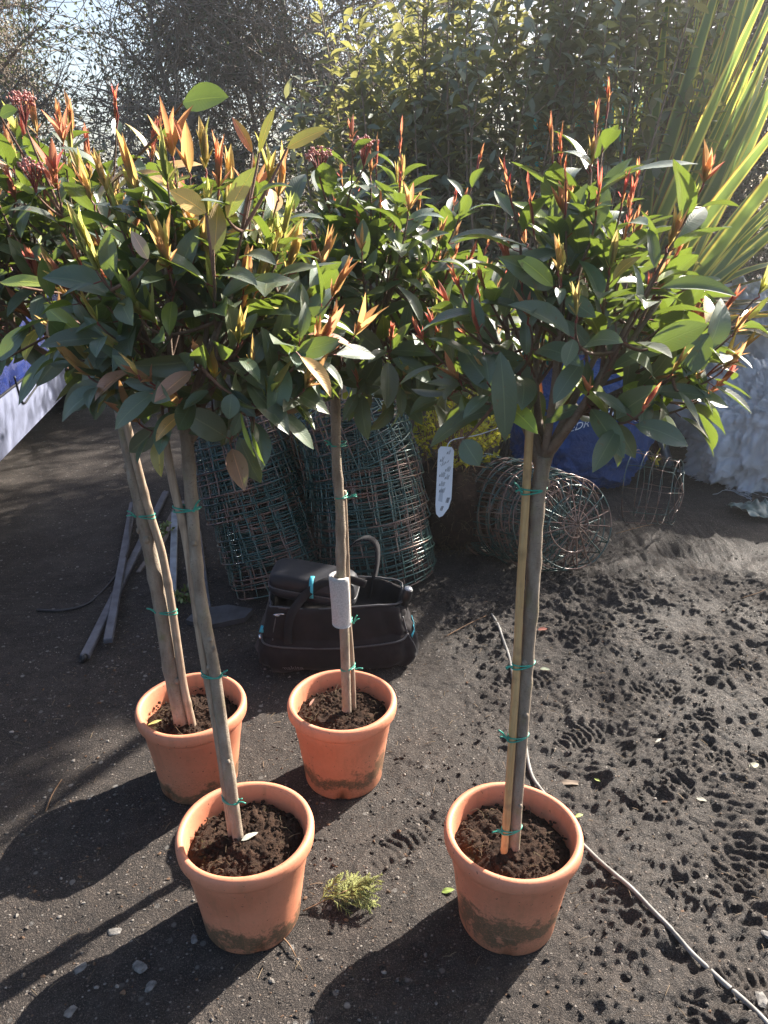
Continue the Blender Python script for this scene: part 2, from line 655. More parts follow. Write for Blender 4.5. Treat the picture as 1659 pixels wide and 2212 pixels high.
def mat_bamboo(fresh):
    m = Mat('bamboo')
    mp = m.n('Mapping')
    mp.inputs['Scale'].default_value = (1, 1, 0.06)
    m.l(m.coord(), mp.inputs['Vector'])
    n1 = m.noise(160, 5, 0.6, mp.outputs[0])
    n2 = m.noise(25, 5)
    if fresh:
        c = m.ramp(n1, [(0.3, (0.42, 0.26, 0.11)), (0.7, (0.58, 0.40, 0.20))])
    else:
        c = m.ramp(n1, [(0.3, (0.24, 0.17, 0.12)), (0.7, (0.44, 0.34, 0.25))])
    c = m.mix(m.ramp(n2, [(0.55, 0.0), (0.72, 0.55)]), c, (0.16, 0.11, 0.075))
    c = m.mix(1.0, c, m.attr('tint'), 'MULTIPLY')
    m.pbr(c, 0.5, 0.35, normal=m.bump(n1, 0.2, 0.003))
    return m.m


def mat_wire():
    m = Mat('coated_wire')
    oi = m.n('ObjectInfo')
    co = m.coord()
    ad = m.n('VectorMath', operation='ADD')
    m.l(co, ad.inputs[0])
    m.l(oi.outputs['Location'], ad.inputs[1])
    n1 = m.noise(6, 3, 0.6, ad.outputs[0])
    k = m.math('ADD', m.math('MULTIPLY', oi.outputs['Random'], 0.22), n1)
    c = m.ramp(k, [(0.50, (0.016, 0.058, 0.048)), (0.62, (0.03, 0.08, 0.07)), (0.68, (0.14, 0.07, 0.05)), (0.82, (0.20, 0.125, 0.09))])
    n2 = m.noise(120, 3)
    m.pbr(c, 0.28, 0.9, 0.25, m.bump(n2, 0.3, 0.001))
    return m.m


def mat_fabric(name, c, scale=900, rough=0.9, sheen=0.3):
    m = Mat(name)
    n1 = m.noise(14, 4)
    w = m.n('TexWave', wave_type='BANDS', bands_direction='DIAGONAL')
    w.inputs['Scale'].default_value = scale / 6
    m.l(m.coord(), w.inputs['Vector'])
    d = tuple(v * 0.7 for v in c)
    l_ = tuple(v * 1.35 for v in c)
    col = m.ramp(n1, [(0.3, d), (0.7, l_)])
    dust = m.ramp(m.noise(6, 5, 0.7), [(0.58, 0.0), (0.75, 0.12)])
    col = m.mix(dust, col, (0.16, 0.13, 0.11))
    m.pbr(col, rough, 0.25, normal=m.bump(m.math('ADD', m.math('MULTIPLY', w.outputs['Fac'], 0.3), n1), 0.25, 0.003), **{'Sheen Weight': sheen})
    return m.m


def mat_woven(name, c, lo, trans=0.2):
    m = Mat(name)
    mp = m.coord()
    ch = m.n('TexChecker')
    ch.inputs['Scale'].default_value = 320
    m.l(mp, ch.inputs['Vector'])
    n1 = m.noise(7, 5)
    col = m.ramp(n1, [(0.3, lo), (0.7, c)])
    dirt = m.ramp(m.noise(3.5, 6, 0.7), [(0.55, 0.0), (0.8, 0.25)])
    col = m.mix(dirt, col, (0.10, 0.085, 0.07))
    m.pbr(col, 0.42, 0.5, normal=m.bump(m.math('ADD', m.math('MULTIPLY', ch.outputs['Fac'], 0.05), m.math('ADD', m.noise(16, 6, 0.65, None, 1.6), m.math('MULTIPLY', m.voro(9, None, 'DISTANCE_TO_EDGE'), 1.2))), 0.8, 0.03))
    m.translucent(col, trans)
    return m.m


M = {}
M['ground'] = mat_ground()
M['compost'] = mat_compost()
M['bark'] = mat_bark()
M['bamboo_old'] = mat_bamboo(False)
M['bamboo_new'] = mat_bamboo(True)
M['wire'] = mat_wire()
M['leaf'] = leaf_mat('photinia_leaf', trans=(0.27, 0.37, 0.045), tfac=0.22, rough=0.36, spec=0.7, spots=0.5, coat=0.55)
M['young'] = leaf_mat('young_leaf', under=(1.15, 1.1, 1.0), tfac=0.5, rough=0.36, spec=0.55, tint_trans=1.0, veins=0.3, grade=0.45)
M['silver_leaf'] = leaf_mat('silvery_leaf', under=(2.0, 1.9, 1.8), trans=(0.58, 0.55, 0.16), tfac=0.27, rough=0.34, spec=0.9, veins=0.3)
M['ivy'] = leaf_mat('hedge_leaf', trans=(0.16, 0.20, 0.06), tfac=0.25, rough=0.32, spec=0.7, veins=0.2)
M['gold_leaf'] = leaf_mat('golden_leaf', under=(1.2, 1.2, 1.0), trans=(0.8, 0.75, 0.05), tfac=0.45, rough=0.45, veins=0.1)
M['dry_leaf'] = leaf_mat('dry_leaf', under=(1.1, 1.1, 1.1), trans=(0.4, 0.25, 0.1), tfac=0.2, rough=0.6, tint_trans=0.7, veins=0.4)


def mat_sword():
    m = Mat('striped_sword_leaf')
    uv = m.attr('luv')
    x, y, z = m.sep(uv)[:3]
    ax = m.math('ABSOLUTE', m.math('SUBTRACT', x, 0.5))
    nz = m.n('TexNoise')
    nz.inputs['Scale'].default_value = 22
    mp = m.n('Mapping')
    mp.inputs['Scale'].default_value = (1.0, 0.02, 3)
    m.l(uv, mp.inputs['Vector'])
    m.l(mp.outputs[0], nz.inputs['Vector'])
    c = m.ramp(m.math('ADD', ax, m.math('MULTIPLY', m.math('SUBTRACT', nz.outputs['Fac'], 0.5), 0.22)),
               [(0.24, (0.17, 0.24, 0.10)), (0.31, (0.27, 0.33, 0.12)), (0.36, (0.56, 0.56, 0.20)), (0.46, (0.58, 0.54, 0.18)), (0.49, (0.40, 0.16, 0.06))])
    c = m.mix(m.ramp(y, [(0.93, 0.0), (1.0, 0.9)]), c, (0.40, 0.10, 0.05))
    c = m.mix(1.0, c, m.attr('tint'), 'MULTIPLY')
    m.pbr(c, 0.4, 0.5)
    m.translucent(m.mix(1.0, c, (1.7, 1.7, 0.9), 'MULTIPLY'), 0.4)
    return m.m


M['sword'] = mat_sword()
M['stem_red'] = simple('red_stem', (0.20, 0.045, 0.035), 0.5, 0.4, var=0.3)
M['bud'] = simple('flower_bud', (0.46, 0.19, 0.16), 0.55, 0.4, var=0.4, scale=90)
M['tie'] = simple('green_tie', (0.035, 0.29, 0.21), 0.35, 0.5, var=0.15, bump=0)
M['foam'] = simple('grey_foam', (0.50, 0.48, 0.47), 0.9, 0.2, var=0.22, scale=260, bump=0.6)
M['tag_white'] = simple('white_card', (0.72, 0.73, 0.78), 0.3, 0.5, var=0.04, bump=0)
M['ink'] = simple('dark_ink', (0.03, 0.03, 0.035), 0.5, 0.3, var=0.1, bump=0)
M['tag_grey'] = simple('grey_print', (0.48, 0.50, 0.55), 0.4, 0.4, var=0.08, bump=0)
M['tag_lime'] = simple('lime_print', (0.55, 0.68, 0.10), 0.4, 0.4, var=0.1, bump=0)
M['tag_cyan'] = simple('blue_print', (0.18, 0.52, 0.68), 0.4, 0.4, var=0.1, bump=0)
M['tag_red'] = simple('maroon_print', (0.20, 0.05, 0.07), 0.4, 0.4, var=0.1, bump=0)
M['bag_black'] = mat_fabric('black_canvas', (0.015, 0.0115, 0.012), sheen=0.08)
M['case_black'] = mat_fabric('black_shell', (0.012, 0.012, 0.016), rough=0.5, sheen=0.03)
M['strap'] = mat_fabric('black_webbing', (0.014, 0.013, 0.015), 1500, sheen=0.05)
M['teal'] = simple('teal_webbing', (0.05, 0.33, 0.42), 0.6, 0.3, var=0.2, scale=200)
M['zip'] = simple('black_zip', (0.055, 0.052, 0.055), 0.4, 0.5, var=0.3, scale=400)
M['steel'] = simple('bright_steel', (0.55, 0.55, 0.56), 0.25, 0.5, 1.0, var=0.1)
M['rubber'] = simple('black_rubber', (0.012, 0.012, 0.013), 0.45, 0.4, var=0.2)
M['grey_plastic'] = simple('grey_plastic', (0.35, 0.36, 0.38), 0.4, 0.4, var=0.15)
M['grey_print'] = simple('dull_silver_print', (0.16, 0.15, 0.16), 0.5, 0.4, var=0.2)
M['galv'] = simple('galvanised_metal', (0.30, 0.33, 0.38), 0.42, 0.5, 0.7, var=0.35, scale=14)
M['batten'] = simple('grey_batten', (0.10, 0.10, 0.115), 0.5, 0.4, 0.2, var=0.4, scale=20)
M['old_wood'] = simple('weathered_wood', (0.17, 0.14, 0.12), 0.8, 0.25, var=0.4, scale=18)
M['red_wood'] = simple('red_brown_wood', (0.12, 0.05, 0.04), 0.7, 0.3, var=0.4, scale=18)
M['slate'] = simple('dark_slate', (0.045, 0.045, 0.05), 0.6, 0.4, var=0.35, scale=22, bump=0.4)
M['cable'] = simple('black_cable', (0.035, 0.032, 0.034), 0.55, 0.4, var=0.3)
M['hose'] = simple('dusty_hose', (0.20, 0.19, 0.175), 0.6, 0.3, var=0.4, scale=25)
M['sprig'] = simple('conifer_green', (0.20, 0.21, 0.065), 0.6, 0.3, var=0.45, scale=50, bump=0)
M['twig'] = simple('dry_twig', (0.20, 0.12, 0.07), 0.8, 0.2, var=0.4)
M['twig_dark'] = simple('hedge_twig', (0.26, 0.21, 0.165), 0.8, 0.2, var=0.4, scale=4)
M['twig_pale'] = simple('silvery_stem', (0.24, 0.18, 0.13), 0.7, 0.3, var=0.3)
M['roots'] = simple('root_fibre', (0.14, 0.105, 0.065), 0.9, 0.15, var=0.5, scale=60)
M['stone'] = simple('pale_stone', (0.15, 0.14, 0.13), 0.85, 0.25, var=0.5, scale=70, bump=0.5)
M['white_bag'] = mat_woven('white_woven_plastic', (0.84, 0.85, 0.88), (0.72, 0.73, 0.77), 0.25)
M['blue_bag'] = mat_woven('blue_woven_plastic', (0.022, 0.095, 0.32), (0.013, 0.055, 0.20), 0.10)
M['white_print'] = simple('white_print', (0.70, 0.74, 0.80), 0.5, 0.4, var=0.2, bump=0)
M['yellow_cord'] = simple('yellow_cord', (0.60, 0.45, 0.05), 0.6, 0.3)
M['teal_tank'] = simple('teal_plastic', (0.02, 0.30, 0.27), 0.4, 0.4, var=0.15)
M['white_tub'] = simple('white_plastic', (0.75, 0.77, 0.80), 0.35, 0.5, var=0.06)
M['grey_board'] = simple('grey_board', (0.19, 0.19, 0.21), 0.6, 0.4, var=0.25, scale=10)
M['glass'] = simple('dark_glass', (0.01, 0.012, 0.015), 0.05, 0.6, var=0.0, bump=0)


def mat_paint():
    m = Mat('blue_car_paint')
    n = m.noise(5, 4)
    c = m.ramp(n, [(0.3, (0.018, 0.032, 0.16)), (0.7, (0.030, 0.055, 0.24))])
    dust = m.ramp(m.noise(9, 6, 0.7), [(0.45, 0.0), (0.75, 0.35)])
    c = m.mix(dust, c, (0.17, 0.16, 0.17))
    m.pbr(c, m.ramp(dust, [(0.0, 0.22), (0.35, 0.45)]), 0.5, 0.25, **{'Coat Weight': 0.6, 'Coat Roughness': 0.12})
    return m.m


M['paint'] = mat_paint()

# ================================================================== ground
POTS = {'FL': (-0.318, 1.362), 'FR': (0.296, 1.358), 'BL': (-0.552, 1.834), 'C': (-0.121, 1.852)}
PRINTS = [(0.64, 2.02, 0.5, 1), (0.95, 2.28, 0.35, 1), (1.08, 1.90, 0.2, 1), (0.92, 1.50, 0.7, 1), (0.06, 1.60, 0.75, 1),
          (1.25, 2.40, 0.1, -1), (0.80, 2.62, -0.2, 1), (0.86, 1.22, 0.3, 1), (0.50, 2.32, 0.2, -1), (1.12, 1.36, 0.15, 1), (0.66, 1.10, 0.8, -1), (0.72, 2.22, 0.9, 1), (0.60, 1.78, 0.1, -1), (1.0, 2.05, 0.75, -1), (0.80, 1.75, 0.55, 1)]


def ground_z(x, y):
    x, y = np.asarray(x, float), np.asarray(y, float)
    mud = sstep(0.12, 0.55, x + 0.12 * fbm(x * 2.2, y * 2.2, 3.0, 2) + 0.10 * (y - 1.6)) * sstep(4.2, 3.3, y)
    mud = np.maximum(mud, 0.25 * sstep(-0.25, 0.1, x))
    z = 0.010 * fbm(x * 1.1, y * 1.1, 0.5, 2) + (0.0028 + 0.004 * mud) * fbm(x * 24, y * 24, 9.0, 3) + (0.0016 + 0.0022 * mud) * fbm(x * 62, y * 62, 57.0, 2)
    lump = fbm(x * 5.5, y * 5.5, 5.0, 4, 0.55)
    z = z + mud * 0.012 * (1 - np.abs(lump)) - 0.006 * mud
    z = z + mud * 0.007 * np.maximum(fbm(x * 13, y * 13, 2.0, 3), -0.1)
    z = z + mud * 0.011 * fbm(x * 6.5, y * 6.5, 51.0, 4, 0.55) - mud * 0.005 * sstep(0.35, 0.9, fbm(x * 7.5, y * 7.5, 21.0, 4, 0.6))
    # dragged, ridged mud: short crests lying across the walking direction
    wx, wy = x + 0.03 * fbm(x * 7, y * 7, 8.0, 2), y + 0.03 * fbm(x * 7, y * 7, 11.0, 2)
    rid = 1 - np.abs(fbm(wx * 11 + wy * 6, wy * 34 - wx * 10, 6.0, 3, 0.6)) * 1.4
    z = z + mud * 0.0085 * rid * sstep(-0.35, 0.35, fbm(x * 3.1, y * 3.1, 13.0, 2))
    churn = mud * sstep(0.55, 0.95, x + 0.25 * fbm(x * 2.3, y * 2.3, 17.0, 2)) * sstep(1.35, 1.8, y)
    bil = np.abs(fbm(x * 15, y * 15, 23.0, 3))
    patch = sstep(0.0, 0.5, fbm(x * 2.9, y * 2.9, 41.0, 2))
    z = z + churn * patch * (0.024 * bil - 0.006) + mud * 0.0095 * np.abs(fbm(x * 40, y * 40, 29.0, 3)) * sstep(-0.7, 0.3, fbm(x * 3.7, y * 3.7, 43.0, 2))
    # two blurred rows of tractor-like cleats crossing the mud
    cl = np.sin(2 * np.pi * (y + 0.35 * x + 0.02 * fbm(x * 6, y * 6, 31.0, 2)) / 0.030)
    row = np.exp(-((x - 0.62 - 0.12 * (y - 1.7)) / 0.10) ** 2) + np.exp(-((x - 1.02 - 0.05 * (y - 1.7)) / 0.09) ** 2)
    z = z + mud * 0.0034 * cl * row * sstep(-0.25, 0.3, fbm(x * 4.2, y * 4.2, 37.0, 2))
    z = z + 0.0035 * (1 - mud) * fbm(x * 9, y * 9, 1.0, 4)
    for (cx, cy, a, sg) in PRINTS:
        u = (x - cx) * math.cos(a) + (y - cy) * math.sin(a)
        v = -(x - cx) * math.sin(a) + (y - cy) * math.cos(a)
        v = v + 0.15 * u * sg * np.abs(u)
        q = (u / 0.14) ** 2 + (v / (0.047 + 0.010 * np.cos(u * 20))) ** 2 + 0.35 * fbm(x * 16, y * 16, cx * 5, 2)
        k = sstep(1.2, 0.55, q) * sstep(-0.6, 0.1, fbm(x * 7, y * 7, cx * 7, 2))
        bars = np.sin(2 * np.pi * (u + 0.25 * np.abs(v)) / 0.023 + 0.9 * vnoise(x * 30, y * 30, cx)) * (0.6 + 0.4 * vnoise(x * 22, y * 22, cy))
        z = z + k * (-0.006 + 0.0062 * bars) + 0.004 * sstep(1.9, 1.3, q) * sstep(0.7, 1.2, q)
    # a bank of loose earth in front of the lying baskets
    b = np.exp(-(((x - 1.05) / 0.28) ** 2 + ((y - 2.98) / 0.14) ** 2))
    z = z + b * (0.045 + 0.02 * fbm(x * 14, y * 14, 4, 3))
    for (cx, cy) in POTS.values():
        d = np.hypot(x - cx, y - cy)
        z = z * sstep(0.10, 0.17, d)
    return z


def axis_coords(lo, hi, step, far_lo, far_hi):
    a = list(np.arange(lo, hi, step))
    s, v = step, a[0]
    while v > far_lo:
        s = min(s * 1.22, 12)
        v -= s
        a.insert(0, v)
    s, v = step, a[-1]
    while v < far_hi:
        s = min(s * 1.22, 12)
        v += s
        a.append(v)
    return np.array(a)


gx = axis_coords(-1.2, 1.7, 0.0046, -60, 60)
gy = axis_coords(1.02, 3.15, 0.0046, -30, 70)
X, Y = np.meshgrid(gx, gy)
mb = MB()
Zg = ground_z(X, Y)
mb.add(np.stack([X, Y, Zg], -1).reshape(-1, 3), grid_faces(len(gy), len(gx)))
tag(mb.build('ground', M['ground']), kind='structure')
gz = lambda x, y: float(ground_z(np.array([x]), np.array([y]))[0])


def on_ground(px, py, lift=0.0):
    p = atz(px, py, 0.0)
    p[2] = gz(p[0], p[1]) + lift
    return p

# ================================================================== potted photinia standards
HZ, RB, RT = 0.27, 0.112, 0.147
PAL_FR = [(0.46, 0.15, 0.11), (0.46, 0.22, 0.13), (0.42, 0.27, 0.12), (0.32, 0.30, 0.11)]
PAL_OR = [(0.45, 0.23, 0.12), (0.46, 0.29, 0.13), (0.40, 0.34, 0.11), (0.32, 0.33, 0.11)]
PAL_MX = [(0.44, 0.18, 0.12), (0.45, 0.25, 0.13), (0.40, 0.14, 0.11), (0.35, 0.32, 0.11)]


def bez(a, b, c, n):
    t = np.linspace(0, 1, n)[:, None]
    return (1 - t) ** 2 * a + 2 * t * (1 - t) * b + t ** 2 * c


def pot_and_soil(root, cx, cy, seed):
    r = np.random.default_rng(seed)
    mb = MB()

    def foot(V, th):
        k = (V[:, :, 2] < 0.004)
        notch = (np.sin(4 * th + seed) > 0.93)[None]
        V[:, :, 2] += np.where(k & notch, 0.012, 0)
        wob = 1 + 0.006 * np.sin(2 * th + seed) + 0.003 * np.sin(5 * th)
        V[:, :, :2] *= wob[None, :, None]
        return V
    f = lambda z: RB + (RT - RB) * (z / HZ)
    prof = [(0.0, 0.006), (RB - 0.012, 0.006), (RB - 0.010, 0.0), (RB - 0.001, 0.001), (f(0.008) + 0.001, 0.008), (f(0.06), 0.06), (f(0.12), 0.12), (f(0.165), 0.165), (f(0.168) + 0.0012, 0.168),
            (f(0.205) + 0.001, 0.205), (f(0.208) + 0.0025, 0.208), (f(0.232) + 0.003, 0.2315)]
    lathe(mb, prof, 72, (cx, cy, 0), fn=foot)
    m = mat_pot(seed, {21: 0.022, 33: 0.012, 48: -0.004, 57: -0.012}[seed], {21: 0.6, 33: 0.4, 48: 0.9, 57: 0.5}[seed])
    pot = mb.build('pot', m, root)
    mb = MB()
    o = f(0.235)
    prof = [(o + 0.001, 0.2325), (o + 0.010, 0.2335), (o + 0.0135, 0.239), (o + 0.0145, 0.250), (o + 0.0145, 0.260), (o + 0.012, 0.268), (o + 0.006, 0.2715), (o - 0.001, 0.270), (o - 0.0045, 0.264), (o - 0.006, 0.24), (o - 0.012, 0.19)]

    def wob2(V, th):
        V[:, :, :2] *= (1 + 0.006 * np.sin(2 * th + seed))[None, :, None]
        V[:, :, 2] += 0.0015 * np.sin(3 * th + seed)[None]
        return V
    lathe(mb, prof, 72, (cx, cy, 0), fn=wob2)
    mb.build('rim', m, pot)
    # compost
    mb = MB()
    nr, na = 34, 120
    rr = np.linspace(0, 1, nr) * (f(0.22) - 0.0065)
    th = np.linspace(0, 2 * np.pi, na, endpoint=False)
    x = cx + rr[:, None] * np.cos(th)
    y = cy + rr[:, None] * np.sin(th)
    q = rr[:, None] / rr[-1] * np.ones(na)
    z = 0.216 + 0.018 * (1 - q ** 2) + 0.010 * fbm(x * 16, y * 16, seed, 3) + 0.0095 * np.abs(fbm(x * 48, y * 48, seed + 3.3, 3)) + 0.0045 * vnoise(x * 120, y * 120, seed) - 0.014 * q ** 6
    mb.add(np.stack([x, y, z], -1).reshape(-1, 3), grid_faces(nr, na, True))
    n = 260
    a, d = r.uniform(0, 6.28, n), np.sqrt(r.uniform(0, 1, n)) * rr[-1] * 0.95
    blobs(mb, np.stack([cx + d * np.cos(a), cy + d * np.sin(a), 0.222 + 0.014 * (1 - (d / rr[-1]) ** 2) + r.uniform(0, 0.008, n)], 1), r.uniform(0.0015, 0.006, n), 1, 0, rough=0.2, squash=0.7, r=r)
    mb.build('compost', M['compost'], root)
    # tiny roots and fibres on top
    mb = MB()
    for i in range(26):
        a, d = r.uniform(0, 6.28), math.sqrt(r.uniform(0, 1)) * 0.115
        p = np.array([cx + d * math.cos(a), cy + d * math.sin(a), 0.236])
        dv = norm(r.normal(size=3) * [1, 1, 0.25])
        tube(mb, [p, p + dv * 0.012 + [0, 0, 0.006], p + dv * 0.026 + r.normal(size=3) * 0.004], 0.0006, 3)
    tag(mb.build('root_fibres', M['roots'], root), kind='stuff')


def make_tree(key, label, trunk_px, r0, r1, cane_px, cane_r, cane_dy, ties, crown_c, crown_r, pal, seed, fresh, n_shoots, limbs_px=(), tip_red=0.4, top_lean=0.0, tall=0.0, young_scale=1.0, leaf_k=1.0, skip_tip=0.10, leaf_n=1.0, bronze=0.03, side_tufts=0.2, hero=(), buds=(), cane_z0=0.2):
    r = np.random.default_rng(seed)
    cx, cy = POTS[key]
    root = empty('potted_tree', (cx, cy, 0), label, 'potted tree', 'standard trees in terracotta pots')
    pot_and_soil(root, cx, cy, seed)
    # trunk from surveyed points
    Y0 = atz(*trunk_px[0], 0.235)[1]
    n = len(trunk_px)
    P = [aty(px, py, Y0 + top_lean * i / (n - 1)) for i, (px, py) in enumerate(trunk_px)]
    P = smooth_path([P[0] - [0, 0, 0.04]] + P, 46)
    rad = np.linspace(r0 * 1.05, r1, 46) * (1 + 0.05 * vnoise(np.arange(46) * 0.9, np.full(46, seed * 1.3)))
    for k in r.choice(np.arange(8, 42), 6, replace=False):
        rad[k] *= 1.13
    fork = P[-1]
    mb = MB()
    tube(mb, P, rad, 16)
    for k in r.choice(np.arange(6, 40), 5, replace=False):   # old pruning scars
        a = r.uniform(3.4, 6.0)
        blobs(mb, [P[k] + np.array([math.cos(a), math.sin(a), 0.1]) * rad[k] * 0.9], rad[k] * 0.45, 2, squash=1.3, r=r)
    mb.build('trunk', M['bark'], root)

    # limbs and shoots
    C, RR = np.asarray(crown_c, float), np.asarray(crown_r, float)
    mb = MB()
    red = MB()
    limbs = []
    K = 6
    for k in range(K):
        a = 2 * np.pi * (k + r.uniform(-0.3, 0.3)) / K
        el = r.uniform(-0.15, 0.9)
        tgt = C + RR * np.array([math.cos(a) * math.cos(el), math.sin(a) * math.cos(el), math.sin(el)]) * r.uniform(0.45, 0.62)
        mid = fork * 0.55 + tgt * 0.45 + np.array([math.cos(a), math.sin(a), -0.4]) * 0.02
        start = P[-1 - int(r.integers(0, 5))]
        L = smooth_path([start, mid + r.normal(size=3) * 0.012, tgt], 14)
        limbs.append(L)
        tube(mb, L, np.linspace(r1 * 0.6, 0.0036, 14), 8, tint=(0.8, 0.74, 0.72))
    for pts, Yd, rl in limbs_px:
        L = smooth_path([aty(px, py, Y0 + top_lean + dy) for (px, py), dy in zip(pts, Yd)], 14)
        limbs.append(L)
        tube(mb, L, np.linspace(rl, rl * 0.4, 14), 10, tint=(0.85, 0.8, 0.78))
    # shoot tips over the crown's surface and through its volume
    tips = []
    i = 0
    while len(tips) < n_shoots:
        i += 1
        u = (i * 0.61803) % 1.0
        v = (i * 0.7548776) % 1.0
        zc = 1 - 2 * (v ** 1.15)
        zc = max(zc, -0.72 - 0.15 * math.sin(i * 1.7))
        a = 2 * np.pi * u
        q = math.sqrt(max(0, 1 - zc * zc))
        rho = r.uniform(0.72, 1.08) if i % 4 else r.uniform(0.4, 0.7)
        tips.append(C + RR * np.array([q * math.cos(a), q * math.sin(a), zc]) * rho)
    LB, LD, LN, LL, LW, LF, LDr, LT = [], [], [], [], [], [], [], []
    shoots, curves = [], []
    allL = np.array([l[-1] for l in limbs])
    for tip in tips:
        k = int(np.argmin(np.linalg.norm(allL - tip, axis=1) * r.uniform(0.75, 1.25, len(limbs))))
        L = limbs[k]
        j = int(r.integers(6, 13))
        s0 = L[j]
        out_ = norm((tip - C) / RR)
        if tall and out_[2] > 0.45 and r.random() < tall:
            tip = tip + np.array([0, 0, r.uniform(0.03, 0.10)])
        fin = norm(out_ * 0.65 + np.array([0, 0, 0.85]))
        ln = np.linalg.norm(tip - s0)
        B = bez(s0, tip - fin * ln * 0.5, tip, 16)
        tube(mb, B, np.linspace(0.0036, 0.0016, 16), 5, tint=(0.62, 0.50, 0.48), caps=False)
        curves.append(B)
        T = norm(np.gradient(B, axis=0))
        nl = int(np.clip(ln / 0.021, 6, 12) * leaf_n)
        ph = r.uniform(0, 6.28)
        for q in range(nl):
            f = 0.22 + 0.76 * (q + 0.5) / nl
            m = min(int(f * 15), 15)
            p, ax = B[m], T[m]
            ph += 2.4 + r.normal() * 0.25
            e1 = norm(np.cross(ax, [0.2, 0.5, 0.1]))
            e2 = np.cross(ax, e1)
            rv = e1 * math.cos(ph) + e2 * math.sin(ph)
            d = norm(0.55 * ax * r.uniform(0.3, 1.3) + rv * 0.95 + out_ * 0.25 + r.normal(size=3) * 0.14)
            nn = norm(ax + np.array([0, 0, 0.55]) - 0.1 * rv + r.normal(size=3) * 0.22)
            pet = p + d * 0.014
            red.add(*_petiole(p, pet))
            LB.append(pet)
            LD.append(d)
            LN.append(nn)
            big = r.uniform(0.066, 0.116) * leaf_k * (0.72 if f > 0.88 else 1.0)
            LL.append(big)
            LW.append(big * r.uniform(0.35, 0.46))
            LF.append(r.uniform(0.12, 0.5))
            LDr.append(r.uniform(0.1, 1.0))
            g = r.uniform(0.7, 1.3)
            if r.random() < bronze and f > 0.6:
                LT.append(np.array([[0.34, 0.20, 0.07], [0.30, 0.24, 0.06], [0.24, 0.12, 0.09]][int(r.integers(0, 3))]) * r.uniform(0.7, 1.2))
            elif r.random() < 0.06:
                LT.append(np.array([0.16, 0.20, 0.03]) * r.uniform(0.7, 1.3))
            else:
                LT.append(np.array([0.046, 0.070, 0.054]) * g * np.array([r.uniform(0.85, 1.2), 1, r.uniform(0.8, 1.15)]))
        # young growth at the tip, and on some side buds that face the light
        places = [(B[-1], T[-1], True)]
        if r.random() < side_tufts and out_[2] > -0.5:
            m = int(r.integers(7, 13))
            places.append((B[m], norm(T[m] * 0.4 + out_ * 0.5 + np.array([0, -0.25, 0.55])), False))
        for (tp, td, is_tip) in places:
            up_ = norm(td + np.array([0, 0, 0.45]))
            low = out_[2] < -0.35
            cnt = int(r.integers(4, 8)) if low else int(r.integers(7, 14))
            if is_tip and r.random() < skip_tip:
                continue
            c0 = np.array(pal[int(r.integers(0, len(pal)))])
            redtip = is_tip and (r.random() < tip_red) and out_[2] > 0.1
            ext = r.uniform(0.025, 0.07) if redtip else r.uniform(0.004, 0.018)
            if not is_tip:
                ext = r.uniform(0.025, 0.05)
            opened = (not redtip) and r.random() < 0.35
            sm = MB()
            YB, YD, YN, YL, YW, YF, YT, YDr = [], [], [], [], [], [], [], []
            tube(sm, [tp, tp + up_ * ext * 0.5 + r.normal(size=3) * 0.002, tp + up_ * ext], [0.0018, 0.0016, 0.0012], 5, 1, caps=False)
            for q in range(cnt):
                a = q * 2.4 + r.uniform(0, 1)
                e1 = norm(np.cross(up_, [0.3, 0.2, 0.1]))
                e2 = np.cross(up_, e1)
                sp = (r.uniform(0.04, 0.22) if not opened else r.uniform(0.15, 0.65)) if q < cnt - 3 else r.uniform(0.4, 0.9)
                d = norm(up_ + sp * (e1 * math.cos(a) + e2 * math.sin(a)))
                YB.append(tp + up_ * ext * (r.uniform(0.15, 1.0) if redtip else r.uniform(0.6, 1.0)))
                YD.append(d)
                YN.append(-(e1 * math.cos(a) + e2 * math.sin(a)) + 0.2 * up_)
                if redtip:
                    yl = r.uniform(0.020, 0.046)
                    yw = yl * r.uniform(0.13, 0.20)
                    c = np.array([0.48, 0.14, 0.11]) * r.uniform(0.8, 1.15) * np.array([1, r.uniform(0.7, 1.9), 1])
                else:
                    yl = r.uniform(0.026, 0.062) * young_scale
                    yw = yl * (r.uniform(0.20, 0.30) if opened else r.uniform(0.15, 0.28))
                    c = c0 * r.uniform(0.75, 1.2) * np.array([1, r.uniform(0.8, 1.25), 1])
                if q >= cnt - 3:
                    yl *= 0.45
                    yw *= 0.5
                YL.append(yl)
                YW.append(yw)
                YF.append(r.uniform(0.5, 1.1))
                YDr.append(r.uniform(-0.5, 0.25))
                YT.append(c)
            leaves(sm, YB, YD, YN, np.array(YL), np.array(YW), np.array(YF), np.array(YDr), np.array(YT), nv=5, nu=2, shape=0.85, wav=0.012, r=r)
            shoots.append(sm)
    # extra shoots that carry the singly surveyed leaves and flower heads
    allB = np.concatenate([c_[3:12] for c_ in curves])
    starts = [aty(*h[0], h[2]) for h in hero] + [aty(px, py, Yb) - np.array([0, 0, 0.055]) for px, py, Yb in buds]
    for e in starts:
        dd = np.linalg.norm((allB - e) * np.array([1, 1, 0.8]), axis=1) + 0.15 * np.maximum(allB[:, 2] - e[2], 0)
        s0 = allB[int(np.argmin(dd))]
        tube(mb, bez(s0, s0 * 0.45 + e * 0.55 - np.array([0, 0, 0.01]), e, 10), np.linspace(0.0034, 0.0018, 10), 6, tint=(0.7, 0.5, 0.46), caps=False)
    mb.build('branches', M['bark'], root)
